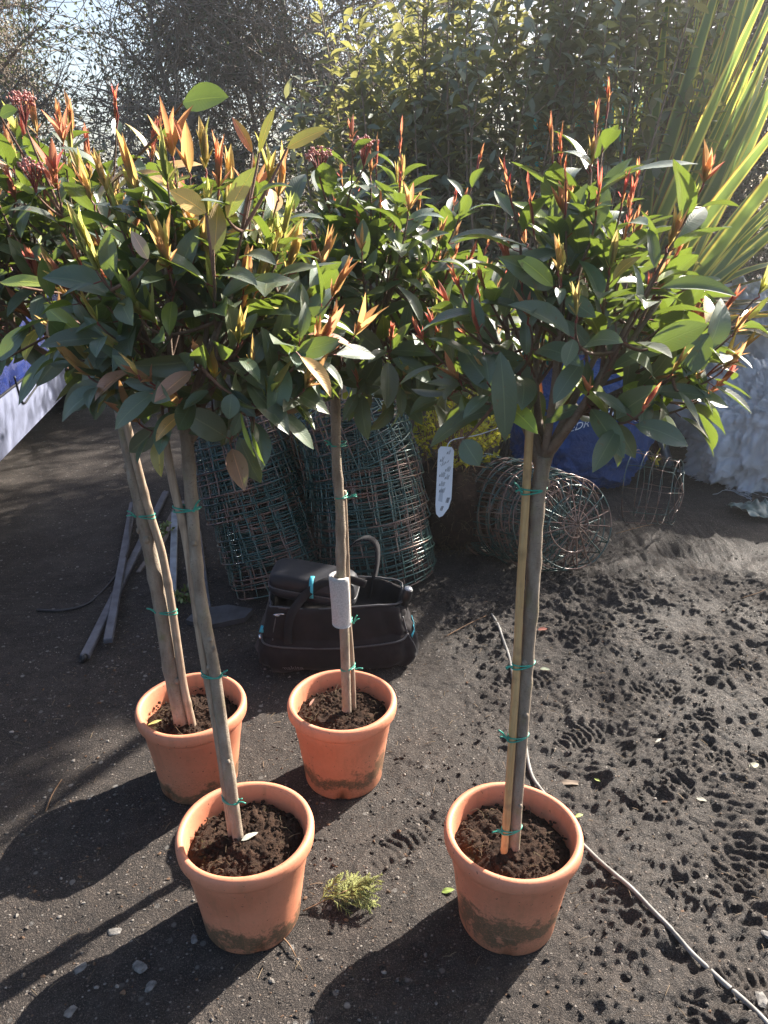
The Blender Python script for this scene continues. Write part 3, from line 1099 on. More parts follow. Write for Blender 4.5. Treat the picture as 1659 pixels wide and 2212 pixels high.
    # a few leaves surveyed singly: (base px, tip px, depth, width, colour)
    for (b, t_, Yb, Yt, w, c, up) in hero:
        b, t_ = aty(*b, Yb), aty(*t_, Yt)
        LB.append(b)
        LD.append(t_ - b)
        LN.append(np.asarray(up, float))
        LL.append(np.linalg.norm(t_ - b) * 1.04)
        LW.append(w)
        LF.append(0.15)
        LDr.append(0.35)
        LT.append(np.asarray(c, float))
    mb = MB()
    leaves(mb, LB, LD, LN, np.array(LL), np.array(LW), np.array(LF), np.array(LDr), np.array(LT), nv=8, nu=4, shape=0.9, wav=0.010, r=r)
    for V_, F_q, U_, T_ in zip(red.V, red.F, red.U, red.T):
        mb.V.append(V_), mb.U.append(U_), mb.T.append(T_)
        mb.F.append(F_q + mb.n), mb.M.append(np.full(len(F_q), 1))
    mb.n += red.n
    mb.build('foliage', [M['leaf'], M['stem_red']], root)
    order = list(r.permutation(len(shoots)))
    for k_ in order[:98]:
        sm = shoots[k_]
        sm.build('young_shoot', [M['young'], M['stem_red']], root)
    if buds:
        for (px, py, Yb) in buds:
            mb = MB()
            top = aty(px, py, Yb)
            base = top - np.array([0, 0, 0.055])
            for q in range(26):
                a, d = r.uniform(0, 6.28), math.sqrt(r.uniform(0, 1)) * 0.024
                e = top + np.array([d * math.cos(a), d * math.sin(a), -0.35 * d + r.uniform(-0.006, 0.008)])
                tube(mb, bez(base, base * 0.6 + e * 0.4 + [0, 0, 0.01], e, 5), 0.0008, 3, 1, caps=False)
                blobs(mb, e + r.normal(size=(3, 3)) * 0.0028, r.uniform(0.0020, 0.0034, 3), 1, 0, r=r)
            mb.build('flower_head', [M['bud'], M['stem_red']], root)
    # bamboo cane with nodes
    Yc = atz(*cane_px[0], 0.235)[1]
    Pc = [aty(px, py, Yc + (Y0 + top_lean + cane_dy - Yc) * i / (len(cane_px) - 1)) for i, (px, py) in enumerate(cane_px)]
    Pc = np.vstack([[Pc[0] - [0, 0, 0.05]], Pc])
    Pc = smooth_path(Pc, 60)
    rc = np.full(60, cane_r) * np.linspace(1.05, 0.92, 60)
    tc = np.ones((60, 3))
    for k in (13, 29, 44):
        rc[k] *= 1.13
        rc[k - 1] *= 0.97
        tc[k] *= 0.7
    mb = MB()
    tube(mb, Pc, rc, 14, tint=tc)
    mb.build('bamboo_cane', M['bamboo_new'] if fresh else M['bamboo_old'], root)
    # soft plastic ties round trunk and cane
    for (px, py, side) in ties:
        iz = int(np.argmin([abs(_py(p) - py) for p in P]))
        ic = int(np.argmin([abs(_py(p) - py) for p in Pc]))
        a, b = P[iz], Pc[ic]
        z = (a[2] + b[2]) / 2
        c = (a + b) / 2
        dv = b - a
        dv[2] = 0
        dist = np.linalg.norm(dv)
        dv = dv / max(dist, 1e-6)
        pv = np.array([-dv[1], dv[0], 0])
        mb = MB()
        th = np.linspace(0, 2 * np.pi, 48, endpoint=False)
        for turn in range(2):
            loop = []
            for t in th:
                w = math.cos(t)
                rr_ = rad[iz] * (1 - w) / 2 + rc[ic] * (1 + w) / 2 + 0.0022
                ctr = a * (1 - (w + 1) / 2) + b * (w + 1) / 2
                loop.append([ctr[0] + dv[0] * rr_ * w + pv[0] * rr_ * math.sin(t), ctr[1] + dv[1] * rr_ * w + pv[1] * rr_ * math.sin(t), z + (turn - 0.5) * 0.0045 + 0.003 * w * (1 if turn else -1)])
            tube(mb, loop, 0.0016, 6, closed=True)
        kx = -1 if side < 0 else 1
        e0 = c + np.array([kx * (rad[iz] + rc[ic] * 0.4 + 0.004), -0.011, 0])
        blobs(mb, [e0], 0.0035, 1, r=r)
        for q in range(2):
            e1 = e0 + np.array([kx * r.uniform(0.010, 0.022), -0.003, r.uniform(-0.012, 0.016) + 0.01 * (q == 0)])
            tube(mb, smooth_path([e0, (e0 + e1) / 2 + [0, 0, 0.003], e1], 6), 0.0018, 6)
        mb.build('tie', M['tie'], root)
    return root, P, rad, Pc


def _petiole(a, b):
    v = b - a
    e = norm(np.cross(v, [0.3, 0.1, 0.9])) * 0.0009
    g = norm(np.cross(v, e)) * 0.0009
    V = np.array([a + e, a - e * .5 + g, a - e * .5 - g, b + e, b - e * .5 + g, b - e * .5 - g])
    return V, [[0, 1, 4, 3], [1, 2, 5, 4], [2, 0, 3, 5]]


def _py(p):
    v = p - _C
    return CY - F_ * (v @ _up) / (v @ _fw)


YG = (0.17, 0.22, 0.03)
DG = (0.046, 0.072, 0.054)
tFR = make_tree('FR', 'right hand front tree with honey coloured cane and white tag hanging under its crown',
                [(1109, 1836), (1130, 1543), (1139, 1421), (1152, 1246), (1159, 1096), (1168, 1030), (1176, 985)], 0.0128, 0.0145,
                [(1089, 1844), (1109, 1558), (1117, 1421), (1124, 1271), (1134, 1106), (1144, 926)], 0.0082, -0.012,
                [(1152, 1055, -1), (1125, 1435, -1), (1118, 1593, -1), (1100, 1785, -1)],
                (0.345, 1.37, 1.43), (0.275, 0.26, 0.225), PAL_FR, 21, True, 76,
                limbs_px=[(((1170, 1030), (1195, 960), (1240, 900), (1330, 850), (1440, 800)), (0, 0, 0.01, 0.0, -0.03), 0.0105),
                          (((1165, 1010), (1150, 960), (1120, 900), (1060, 850), (960, 800)), (0, 0.01, 0.02, 0.03, 0.0), 0.009)],
                tip_red=0.62, tall=0.45, leaf_n=0.66,
                hero=[((1345, 835), (1430, 880), 1.30, 1.27, 0.052, YG, (0.1, -0.9, 0.45)), ((1400, 755), (1525, 700), 1.22, 1.19, 0.045, DG, (0.1, -0.8, 0.6)),
                      ((1530, 720), (1480, 810), 1.22, 1.20, 0.042, DG, (-0.3, -0.9, 0.3)), ((1465, 845), (1515, 915), 1.22, 1.2, 0.024, DG, (0.5, -0.5, 0.7)),
                      ((1350, 375), (1505, 345), 1.36, 1.33, 0.035, DG, (0.1, -0.3, 0.9)), ((1080, 760), (1095, 950), 1.2, 1.18, 0.044, DG, (0.2, -0.95, 0.1)),
                      ((1620, 690), (1660, 640), 1.26, 1.26, 0.010, (0.5, 0.34, 0.06), (-0.6, -0.6, 0.2)), ((1615, 692), (1650, 655), 1.25, 1.24, 0.009, (0.5, 0.30, 0.06), (-0.5, -0.7, 0.2)),
                      ((1490, 620), (1555, 600), 1.30, 1.27, 0.030, DG, (0.1, -0.5, 0.8)), ((1000, 950), (1035, 1005), 1.22, 1.2, 0.04, DG, (-.2, -0.9, 0.3))])
tC = make_tree('C', 'tree in the pot before the tool bag, stem wrapped in a grey foam sleeve',
               [(749, 1538), (744, 1365), (737, 1245), (735, 1106), (727, 996), (725, 896), (725, 830), (728, 790)], 0.0130, 0.0115,
               [(765, 1530), (761, 1425), (755, 1341), (752, 1250), (748, 1150), (744, 1060)], 0.0058, 0.012,
               [(722, 858, -1), (730, 1072, 1), (745, 1338, 1), (753, 1447, 1)],
               (-0.03, 1.85, 1.40), (0.37, 0.27, 0.26), PAL_MX, 33, False, 92, tip_red=0.45, tall=0.3, side_tufts=0.4,
               buds=[(785, 300, 1.78), (690, 325, 1.72)],
               hero=[((640, 800), (600, 770), 1.5, 1.47, 0.03, DG, (0.1, -0.8, 0.6))])
tBL = make_tree('BL', 'rear left tree with the thickest stem, leaning left beside a grey cane',
                [(392, 1560), (367, 1436), (345, 1296), (320, 1171), (300, 1076), (272, 946), (255, 861), (248, 830)], 0.0215, 0.0125,
                [(415, 1563), (395, 1471), (372, 1316), (350, 1196), (320, 1096), (280, 941), (258, 856)], 0.0105, -0.012,
                [(312, 1108, -1), (343, 1320, -1)],
                (-0.72, 1.80, 1.50), (0.40, 0.27, 0.245), PAL_MX, 48, False, 92, tip_red=0.25, tall=0.35, young_scale=1.35, skip_tip=0.0, leaf_n=0.8, bronze=0.12, side_tufts=0.45,
                buds=[(45, 205, 1.62), (68, 350, 1.55)],
                hero=[((395, 222), (488, 205), 1.52, 1.50, 0.062, (0.16, 0.20, 0.03), (0.0, -0.8, 0.6)), ((0, 610), (110, 610), 1.38, 1.36, 0.034, YG, (0.1, -0.5, 0.8)),
                      ((215, 790), (205, 905), 1.45, 1.43, 0.046, DG, (0.1, -0.95, 0.2)), ((110, 760), (35, 870), 1.38, 1.35, 0.034, DG, (-0.4, -0.8, 0.4)),
                      ((145, 800), (150, 835), 1.45, 1.44, 0.016, YG, (0.6, -0.7, 0.2)), ((0, 780), (60, 700), 1.30, 1.32, 0.04, DG, (-.3, -.8, .5)),
                      ((0, 250), (35, 235), 1.5, 1.5, 0.03, YG, (0.0, -0.8, 0.6)), ((230, 840), (270, 905), 1.45, 1.42, 0.02, DG, (-.4, -.7, .4))])
tFL = make_tree('FL', 'left hand front tree, its old split cane cut off just below the crown',
                [(514, 1808), (483, 1590), (462, 1441), (440, 1330), (425, 1221), (412, 1060), (404, 950), (400, 915)], 0.0122, 0.0118,
                [(500, 1800), (470, 1590), (437, 1406), (417, 1271), (400, 1156), (372, 1036), (347, 896)], 0.0085, -0.006,
                [(400, 1095, 1), (455, 1450, 1), (505, 1718, 1)],
                (-0.315, 1.38, 1.43), (0.26, 0.24, 0.225), PAL_OR, 57, False, 104,
                limbs_px=[(((408, 955), (430, 930), (470, 912), (500, 880), (560, 820)), (0, 0, 0, 0.02, 0.05), 0.0085)],
                tip_red=0.10, young_scale=1.45, tall=0.35, skip_tip=0.0, leaf_n=0.74, bronze=0.20, side_tufts=0.75,
                hero=[((490, 470), (545, 362), 1.22, 1.20, 0.034, (0.50, 0.27, 0.06), (-0.3, -0.8, 0.4)), ((445, 460), (370, 410), 1.20, 1.18, 0.034, (0.50, 0.30, 0.07), (0.2, -0.8, 0.5)),
                      ((560, 330), (590, 232), 1.30, 1.29, 0.018, (0.42, 0.06, 0.05), (-0.5, -0.8, 0.2)), ((545, 330), (505, 255), 1.30, 1.28, 0.018, (0.45, 0.09, 0.06), (0.5, -0.8, 0.2)), ((620, 320), (705, 275), 1.30, 1.28, 0.026, (0.30, 0.05, 0.05), (-0.1, -0.8, 0.5)),
                      ((500, 850), (495, 905), 1.2, 1.19, 0.03, DG, (0.2, -0.9, 0.3)), ((520, 890), (545, 985), 1.22, 1.18, 0.012, YG, (-0.7, -0.6, 0.2)), ((545, 935), (568, 1005), 1.24, 1.22, 0.011, YG, (-0.7, -0.6, 0.2)),
                      ((320, 560), (285, 500), 1.15, 1.14, 0.02, (0.3, 0.2, 0.22), (0.3, -0.8, 0.4))])

# foam sleeve half wrapped round the centre stem
root, P, rad, Pc = tC
mb = MB()
i0 = int(np.argmin([abs(_py(p) - 1345) for p in P]))
i1 = int(np.argmin([abs(_py(p) - 1242) for p in P]))
pts = np.linspace(P[i0], P[i1], 14) + np.array([0.0, -0.002, 0])
th = np.linspace(R(-30), R(-285), 36)
Vs = []
for j, p in enumerate(pts):
    for ro in (0.0285, 0.0195):
        wob = 1 + 0.03 * np.sin(3 * th + j * 0.3)
        Vs.append(np.stack([p[0] - 0.004 + ro * wob * np.cos(th), p[1] + ro * wob * np.sin(th), np.full(36, p[2])], 1))
Vs = np.array(Vs).reshape(14, 2, 36, 3)
ring = np.concatenate([Vs[:, 0], Vs[:, 1, ::-1]], 1)
mb.add(ring.reshape(-1, 3), grid_faces(14, 72, True))
for k in (0, 13):
    b = k * 72
    q = [[b + j, b + j + 1, b + 70 - j, b + 71 - j] for j in range(35)]
    mb.F.append(np.array(q))
    mb.M.append(np.zeros(35, int))
mb.build('foam_sleeve', M['foam'], root)

# picture tag at the fork of the centre tree
mb = MB()


def card(mb, poly, org, ax, ay, th=0.0012, mat=0):
    """A thin solid card from a 2-D outline."""
    ax, ay = norm(ax), norm(ay)
    nn = np.cross(ax, ay)
    P2 = np.asarray(poly, float)
    A = np.asarray(org) + P2[:, :1] * ax + P2[:, 1:] * ay
    V = np.vstack([A + nn * th / 2, A - nn * th / 2])
    k = len(P2)
    n0 = mb.n
    mb.add(V, [[i, (i + 1) % k, k + (i + 1) % k, k + i] for i in range(k)], mat)
    mb.F.append(np.array([list(range(k - 1, -1, -1))]) + n0)
    mb.F.append(np.array([[k + i for i in range(k)]]) + n0)
    mb.M += [np.array([mat]), np.array([mat])]


o = aty(738, 862, P[-1][1] - 0.012)
ax, ay = np.array([0.8, 0.6, 0.0]), np.array([0.05, -0.05, 1.0])
card(mb, [(0, 0), (0.012, -0.004), (0.022, 0.006), (0.026, 0.03), (0.014, 0.09), (0.0, 0.09)], o, ax, ay)
tg = mb.build('plant_tag', M['tag_white'], root, smooth=False)
nrm = norm(np.cross(norm(ax), norm(ay)))
mb = MB()
for s in (1, -1):
    card(mb, [(0.002, 0.001), (0.012, -0.002), (0.019, 0.008), (0.016, 0.017), (0.002, 0.014)], o + nrm * s * 0.0009, ax, ay, 0.0004, 0)
    card(mb, [(0.016, 0.018), (0.0195, 0.009), (0.0235, 0.03), (0.019, 0.034), (0.01, 0.026)], o + nrm * s * 0.0009, ax, ay, 0.0004, 1)
    card(mb, [(0.004, 0.036), (0.018, 0.04), (0.016, 0.050), (0.004, 0.046)], o + nrm * s * 0.0009, ax, ay, 0.0004, 2)
mb.build('print', [M['tag_lime'], M['tag_cyan'], M['tag_red']], tg, smooth=False)

# white care tag hanging from a low branch of the right tree
root = tFR[0]
o = aty(956, 1118, 1.24)
topc = aty(964, 965, 1.25)
ay = norm(topc - o)
ax = norm(np.array([1.0, -0.15, 0.0]) - ay * (ay @ np.array([1.0, -0.15, 0.0])))
hh = np.linalg.norm(topc - o)
w = 0.0135
out2 = [(-w, 0.022), (-w * 0.85, 0.006), (-w * 0.45, 0.0), (0.0, 0.003), (w * 0.7, 0.018), (w, 0.035), (w, hh * 0.95), (w * 0.7, hh), (-w * 0.7, hh), (-w, hh * 0.95)]
mb = MB()
card(mb, out2, o, ax, ay, 0.0012)
tg = mb.build('plant_tag', M['tag_white'], root, smooth=False)
nn = norm(np.cross(ax, ay))
mb = MB()
r2 = np.random.default_rng(4)


def bar(u, v, lw, lh, mat=0, dx=(0.28, 1.0)):
    """short printed line running up the tag at a slant"""
    d = norm([dx[0], dx[1]])
    c = o - nn * 0 + ax * u + ay * v
    for s in (1, -1):
        cc = c + nn * s * 0.0008
        e = ax * d[0] + ay * d[1]
        f = ax * d[1] - ay * d[0]
        V = np.array([cc, cc + e * lh, cc + e * lh + f * lw, cc + f * lw])
        mb.add(V, [[0, 1, 2, 3]] if s < 0 else [[3, 2, 1, 0]], mat)


blocks = [(-0.0075, 0.79, 3), (0.0035, 0.90, 3), (-0.0075, 0.58, 6), (0.0022, 0.66, 5), (0.0022, 0.55, 4), (-0.0070, 0.45, 6), (-0.0065, 0.36, 6)]
for (u, v, k) in blocks:
    bar(u - 0.0022, v * hh, 0.0010, 0.0045)
    for q in range(k):
        bar(u + 0.0012 * q, v * hh, 0.00045, r2.uniform(0.006, 0.010))
for q in range(9):   # handwriting-like title line across
    bar(-0.0065 + q * 0.0013, hh * (0.725 + 0.008 * q), 0.0005, r2.uniform(0.002, 0.0065), dx=(r2.uniform(-0.8, 0.8), 1))
for q in range(6):
    bar(0.0035 + 0.0009 * q, hh * 0.22, 0.0005, 0.010)
    bar(-0.0055 + 0.0008 * q, hh * 0.10, 0.0004, 0.009)
mb.add(*(lambda V: (V, [[0, 1, 2, 3], [4, 5, 6, 7]]))(np.array([o + ax * u + ay * v + nn * s * 0.0007 for s in (-1, 1) for (u, v) in ((-0.009, 0.03), (-0.002, 0.028), (-0.001, 0.05), (-0.007, 0.052))])), 1)
mb.build('print', [M['ink'], M['tag_grey']], tg, smooth=False)
mb = MB()
tube(mb, smooth_path([topc - ay * 0.004, topc + np.array([0.01, 0, 0.012]), aty(1030, 940, 1.25), aty(1075, 925, 1.27)], 12), 0.0009, 5)
mb.build('loop', M['tag_white'], tg)

# ================================================================== wire baskets
def basket_mesh(seed, Rt, Rb, h, nv=22, nr=6, wr=0.0028):
    """Root-ball basket, upside down: open rim at z=0, domed closed end at z=h."""
    r = np.random.default_rng(seed)
    mb = MB()
    prof = lambda t: (Rt + (Rb - Rt) * min(t, 1.0))
    for i in range(nr):
        t = i / (nr - 1)
        z = h * t
        R0 = prof(t)
        th = np.linspace(0, 2 * np.pi, 44, endpoint=False)
        el, a0 = r.uniform(0.0, 0.025), r.uniform(0, 6.28)
        rr = R0 * (1 + el * np.cos(2 * (th - a0)) + 0.012 * np.sin(3 * th + a0))
        P = np.stack([rr * np.cos(th), rr * np.sin(th), z + 0.005 * np.sin(th + a0) + 0.002 * np.sin(4 * th)], 1)
        tube(mb, P, wr * (1.25 if i == 0 else 1.0), 5, closed=True)
    for k in range(nv):
        a = 2 * np.pi * (k + r.uniform(-0.12, 0.12)) / nv
        ts = np.linspace(0, 1, 6)
        P = [[prof(t) * math.cos(a + 0.015 * math.sin(5 * t + k)), prof(t) * math.sin(a + 0.015 * math.sin(5 * t + k)), h * t] for t in ts]
        for q in (0.8, 0.55, 0.3, 0.08):
            P.append([Rb * q * math.cos(a), Rb * q * math.sin(a), h + 0.035 * (1 - q)])
        P = np.array(P) + r.normal(size=(10, 3)) * 0.0012
        tube(mb, smooth_path(P, 16), wr, 4, caps=False)
    for q in (0.62, 0.3):
        th = np.linspace(0, 2 * np.pi, 30, endpoint=False)
        tube(mb, np.stack([Rb * q * np.cos(th), Rb * q * np.sin(th), h + 0.035 * (1 - q) + 0.004 * np.sin(3 * th)], 1), wr, 5, closed=True)
    return mb


from mathutils import Matrix, Quaternion


def place(o, loc, zaxis, spin):
    q = Vector(zaxis).normalized().to_track_quat('Z', 'Y') @ Quaternion((0, 0, 1), spin)
    o.rotation_mode = 'QUATERNION'
    o.rotation_quaternion = q
    o.location = loc


def basket_stack(base, top, n, Rt, Rb, h, seed, labels, mid_label, group, tilt_last=None):
    r = np.random.default_rng(seed)
    protos = [basket_mesh(seed + q, Rt * (1 + 0.02 * q), Rb, h).build('wire_basket', M['wire'], loc=(0, 0, 0)) for q in range(3)]
    ax = norm(np.asarray(top) - np.asarray(base))
    Ltot = np.linalg.norm(np.asarray(top) - np.asarray(base)) - h
    for i in range(n):
        o = protos[i] if i < 3 else protos[i % 3].copy()
        if i >= 3:
            COL.objects.link(o)
        f = i / (n - 1)
        p = np.asarray(base) + ax * Ltot * f + np.array([r.normal() * 0.006, r.normal() * 0.006, 0])
        a = ax + r.normal(size=3) * 0.016
        if tilt_last is not None and i >= n - 2:
            a = ax + np.asarray(tilt_last) * (0.6 if i == n - 2 else 1.0)
        place(o, p, a, r.normal() * 0.035)
        lab = labels.get(i, labels.get(i - n, mid_label))
        tag(o, lab, 'wire basket', group)


basket_stack((-0.45, 3.10, 0.012), (-0.68, 3.28, 0.77), 18, 0.225, 0.20, 0.24, 100,
             {0: 'lowest wire basket of the left stack, its rim on the soil', -1: 'topmost wire basket of the left stack, its domed end under the leaves'},
             'green and rusty wire basket nested in the middle of the left stack', 'wire baskets nested in the left stack')
basket_stack((-0.02, 3.10, 0.012), (-0.16, 3.28, 0.85), 19, 0.255, 0.225, 0.26, 140,
             {0: 'lowest wire basket of the taller stack, resting on soil behind the tool bag', -1: 'tilted wire basket slipping off the top of the taller stack', -2: 'wire basket second from the top of the taller stack, also tilted'},
             'green and rusty wire basket nested in the middle of the taller stack', 'wire baskets nested in the taller stack', tilt_last=(-0.30, -0.25, 0))
# baskets lying on their side behind the right tree
r = np.random.default_rng(9)
ends = atz(1255, 1105, 0.24)
end_c = aty(1262, 1108, 3.12)
axis = norm(np.array([0.42, -0.88, 0.22]))
protoL = [basket_mesh(200 + q, 0.25, 0.205, 0.25, nv=18, nr=5, wr=0.0032).build('wire_basket', M['wire'], loc=(0, 0, 0)) for q in range(2)]
lab = ['foremost wire basket of the toppled pile, showing its spoked round end', 'wire basket second in the toppled pile behind the right tree stem', 'wire basket third in the toppled pile', 'wire basket fourth in the toppled pile', 'wire basket fifth in the toppled pile, rim against the earth', 'rearmost wire basket of the toppled pile beside the root ball']
for i in range(6):
    o = protoL[i] if i < 2 else protoL[i % 2].copy()
    if i >= 2:
        COL.objects.link(o)
    c = np.array([end_c[0], end_c[1], 0.225]) - axis * (0.28 + 0.05 * i) + np.array([r.normal() * 0.012 - 0.035 * i, r.normal() * 0.012, -0.004 * i])
    c[2] = max(c[2], 0.20)
    place(o, c, axis + np.array([0.08 * i, 0, 0]) + r.normal(size=3) * 0.05, r.uniform(0, 6.28))
    tag(o, lab[i], 'wire basket', 'wire baskets lying on their side')
o = basket_mesh(230, 0.20, 0.17, 0.22, nv=10, nr=5, wr=0.002).build('wire_basket', M['wire'], loc=(0, 0, 0))
place(o, (1.33, 3.85, 0.19), (0.8, -0.5, 0.05), 1.0)
tag(o, 'thin wire basket lying alone beyond the toppled pile, under the blue sack', 'wire basket')

# ================================================================== tool bag, case, torch
br = np.random.default_rng(12)
bc_ = np.array([-0.175, 2.53, 0.0])
bax = norm(np.array([1.0, 0.12, 0]))
bay = np.array([-bax[1], bax[0], 0])
bag = empty('tool_bag', tuple(bc_), 'open black canvas tool bag with teal trim on the soil behind the centre pot', 'tool bag')


def sq(th, a, b, p=0.5):
    c, s = np.cos(th), np.sin(th)
    return np.sign(c) * np.abs(c) ** p * a, np.sign(s) * np.abs(s) ** p * b


def loft(mb, rings, cap0=False, cap1=False, mat=0):
    Rg = np.array(rings)
    m, n = Rg.shape[:2]
    n0 = mb.n
    mb.add(Rg.reshape(-1, 3), grid_faces(m, n, True), mat)
    if cap0:
        mb.F.append(np.array([list(range(n))[::-1]]) + n0)
        mb.M.append(np.array([mat]))
    if cap1:
        mb.F.append(np.array([list(range((m - 1) * n, m * n))]) + n0)
        mb.M.append(np.array([mat]))


th = np.linspace(0, 2 * np.pi, 96, endpoint=False)


def bag_ring(z, a, b, bump=0.0, seed=0.0, sag=0.0):
    x, y = sq(th, a, b)
    w = 1 + bump * fbm(np.cos(th) * 2.4 + seed, np.sin(th) * 2.4, z * 9, 3)
    zz = z + sag * (np.cos(th) * 0.5 + 0.3 * np.cos(2 * th)) + bump * 0.12 * fbm(np.cos(th) * 3, np.sin(th) * 3, z * 5 + seed, 2)
    return bc_ + bax * (x * w)[:, None] + bay * (y * w)[:, None] + np.array([0, 0, 1]) * zz[:, None]


mb = MB()
prof = [(0.002, 0.262, 0.125), (0.012, 0.283, 0.145), (0.05, 0.300, 0.165), (0.10, 0.297, 0.160), (0.135, 0.284, 0.146), (0.140, 0.276, 0.139), (0.15, 0.281, 0.142), (0.19, 0.270, 0.130), (0.225, 0.262, 0.124), (0.245, 0.258, 0.118),
        (0.249, 0.250, 0.111), (0.243, 0.243, 0.105), (0.20, 0.238, 0.102), (0.17, 0.235, 0.100)]
loft(mb, [bag_ring(z, a, b, 0.045, 2.0, 0.0 if z < 0.16 else -0.034) + (0.013 * vnoise(np.cos(th) * 6, np.sin(th) * 9, np.full(96, z * 22)))[:, None] * np.stack([np.cos(th), np.sin(th), 0 * th], 1) for z, a, b in prof], True, True)
body = mb.build('body', M['bag_black'], bag)
# zipped pocket piping on the front
mb = MB()


def front(u, z, lift=0.004):
    """point on the front of the bag: u across (-1..1), z height"""
    i = int(np.argmin([abs(p[0] - z) for p in prof[:10]]))
    a = np.interp(z, [p[0] for p in prof[:10]], [p[1] for p in prof[:10]])
    b = np.interp(z, [p[0] for p in prof[:10]], [p[2] for p in prof[:10]])
    ang = -np.pi / 2 + u * np.pi / 2
    c, s = np.cos(ang), np.sin(ang)
    x, y = np.sign(c) * abs(c) ** 0.5 * a, np.sign(s) * abs(s) ** 0.5 * b
    w = 1 + 0.045 * float(fbm(np.array([c * 2.4 + 2.0]), np.array([s * 2.4]), z * 9, 3)[0])
    e = norm(np.array([x, y]))
    return bc_ + bax * (x * w + e[0] * lift) + bay * (y * w + e[1] * lift) + np.array([0, 0, z])


zl = smooth_path([front(-0.80, 0.15), front(-0.6, 0.128), front(-0.3, 0.118), front(0, 0.112), front(0.3, 0.118), front(0.52, 0.135)], 60)
tube(mb, zl, 0.0038, 6)
mb.build('pocket_zip', M['zip'], bag)
mb = MB()
tube(mb, smooth_path([front(0.52, 0.20, .003), front(0.54, 0.14, .003), front(0.56, 0.08, .003), front(0.6, 0.02, .003)], 20), 0.003, 6)
tube(mb, smooth_path([front(-0.55, 0.23, .003), front(-0.52, 0.18, .003), front(-0.5, 0.14, .003)], 12), 0.0025, 6)
mb.build('piping', M['zip'], bag)
# rim zip
mb = MB()
tube(mb, bag_ring(0.252, 0.254, 0.115, 0.045, 2.0, -0.012), 0.0045, 6, closed=True)
mb.build('rim_zip', M['zip'], bag)
# teal trims


def strip(mb, P, w, up=(0, 0, 1), th_=0.002, mat=0):
    P = np.asarray(P, float)
    up = np.broadcast_to(np.asarray(up, float), P.shape)
    T = norm(np.gradient(P, axis=0))
    U = norm(up - T * (up * T).sum(-1, keepdims=True))
    N = np.cross(T, U)
    ring = np.stack([P - U * w / 2 - N * th_ / 2, P + U * w / 2 - N * th_ / 2, P + U * w / 2 + N * th_ / 2, P - U * w / 2 + N * th_ / 2], 1)
    loft(mb, ring, True, True, mat)


mb = MB()
strip(mb, [front(u, z, .003) for u, z in zip(np.linspace(0.56, 0.95, 14), np.linspace(0.125, 0.155, 14))], 0.017)
mb.build('teal_strip', M['teal'], bag)
mb = MB()
strip(mb, [front(-0.82, 0.175, .004), front(-0.80, 0.165, .006), front(-0.78, 0.155, .005)], 0.016, up=bax)
mb.build('pull_tab', M['teal'], bag)
mb = MB()
p = front(-0.78, 0.148, .009)
strip(mb, [p, p - [0, 0, 0.018], p - [0.002, 0, 0.036]], 0.008, up=bax, th_=0.003)
mb.build('zip_pull', M['steel'], bag)
mb = MB()
p = front(-0.42, 0.238, .012)
tt = np.linspace(0, 2 * np.pi, 26, endpoint=False)
tube(mb, p + np.outer(np.cos(tt), bax) * 0.020 + np.outer(np.sin(tt), np.array([0, -0.45, 0.5])) * 0.013, 0.0026, 6, closed=True)
mb.build('d_ring', M['steel'], bag)
# carrying straps: one slumped over the front, one standing up behind
mb = MB()
strip(mb, smooth_path([front(-0.30, 0.13, .004), front(-0.29, 0.19, .006), front(-0.24, 0.25, .012), aty(660, 1285, 2.42), aty(700, 1258, 2.44), aty(745, 1250, 2.46), aty(790, 1262, 2.47)], 40), 0.030, up=bax, th_=0.004)
mb.build('strap', M['strap'], bag)
mb = MB()
strip(mb, smooth_path([aty(708, 1270, 2.66), aty(722, 1235, 2.67), aty(745, 1190, 2.68), aty(785, 1163, 2.69), aty(812, 1175, 2.69), aty(815, 1215, 2.67), aty(805, 1265, 2.65), aty(800, 1290, 2.65)], 50), 0.030, up=(0.5, 0.85, 0.15), th_=0.005)
mb.build('strap', M['strap'], bag)


def text_mesh(txt, size, fn, name, mat, parent, subdiv=1):
    c = bpy.data.curves.new('lettering', 'FONT')
    c.body = txt
    c.size = size
    c.resolution_u = 3
    o = bpy.data.objects.new('lettering', c)
    COL.objects.link(o)
    dg = bpy.context.evaluated_depsgraph_get()
    me = bpy.data.meshes.new_from_object(o.evaluated_get(dg))
    COL.objects.unlink(o)
    bpy.data.objects.remove(o)
    mb = MB()
    V = np.array([v.co[:] for v in me.vertices])
    tris = []
    for p_ in me.polygons:
        vs = list(p_.vertices)
        tris += [[vs[0], vs[i], vs[i + 1]] for i in range(1, len(vs) - 1)]
    W_ = np.array([fn(v[0], v[1]) for v in V])
    mb.add(W_, tris)
    bpy.data.meshes.remove(me)
    return mb.build(name, mat, parent, smooth=False)


text_mesh('makita', 0.030, lambda u, v: front(-0.34 + u * 2.6, 0.032 + v, .0035), 'lettering', M['grey_print'], bag)

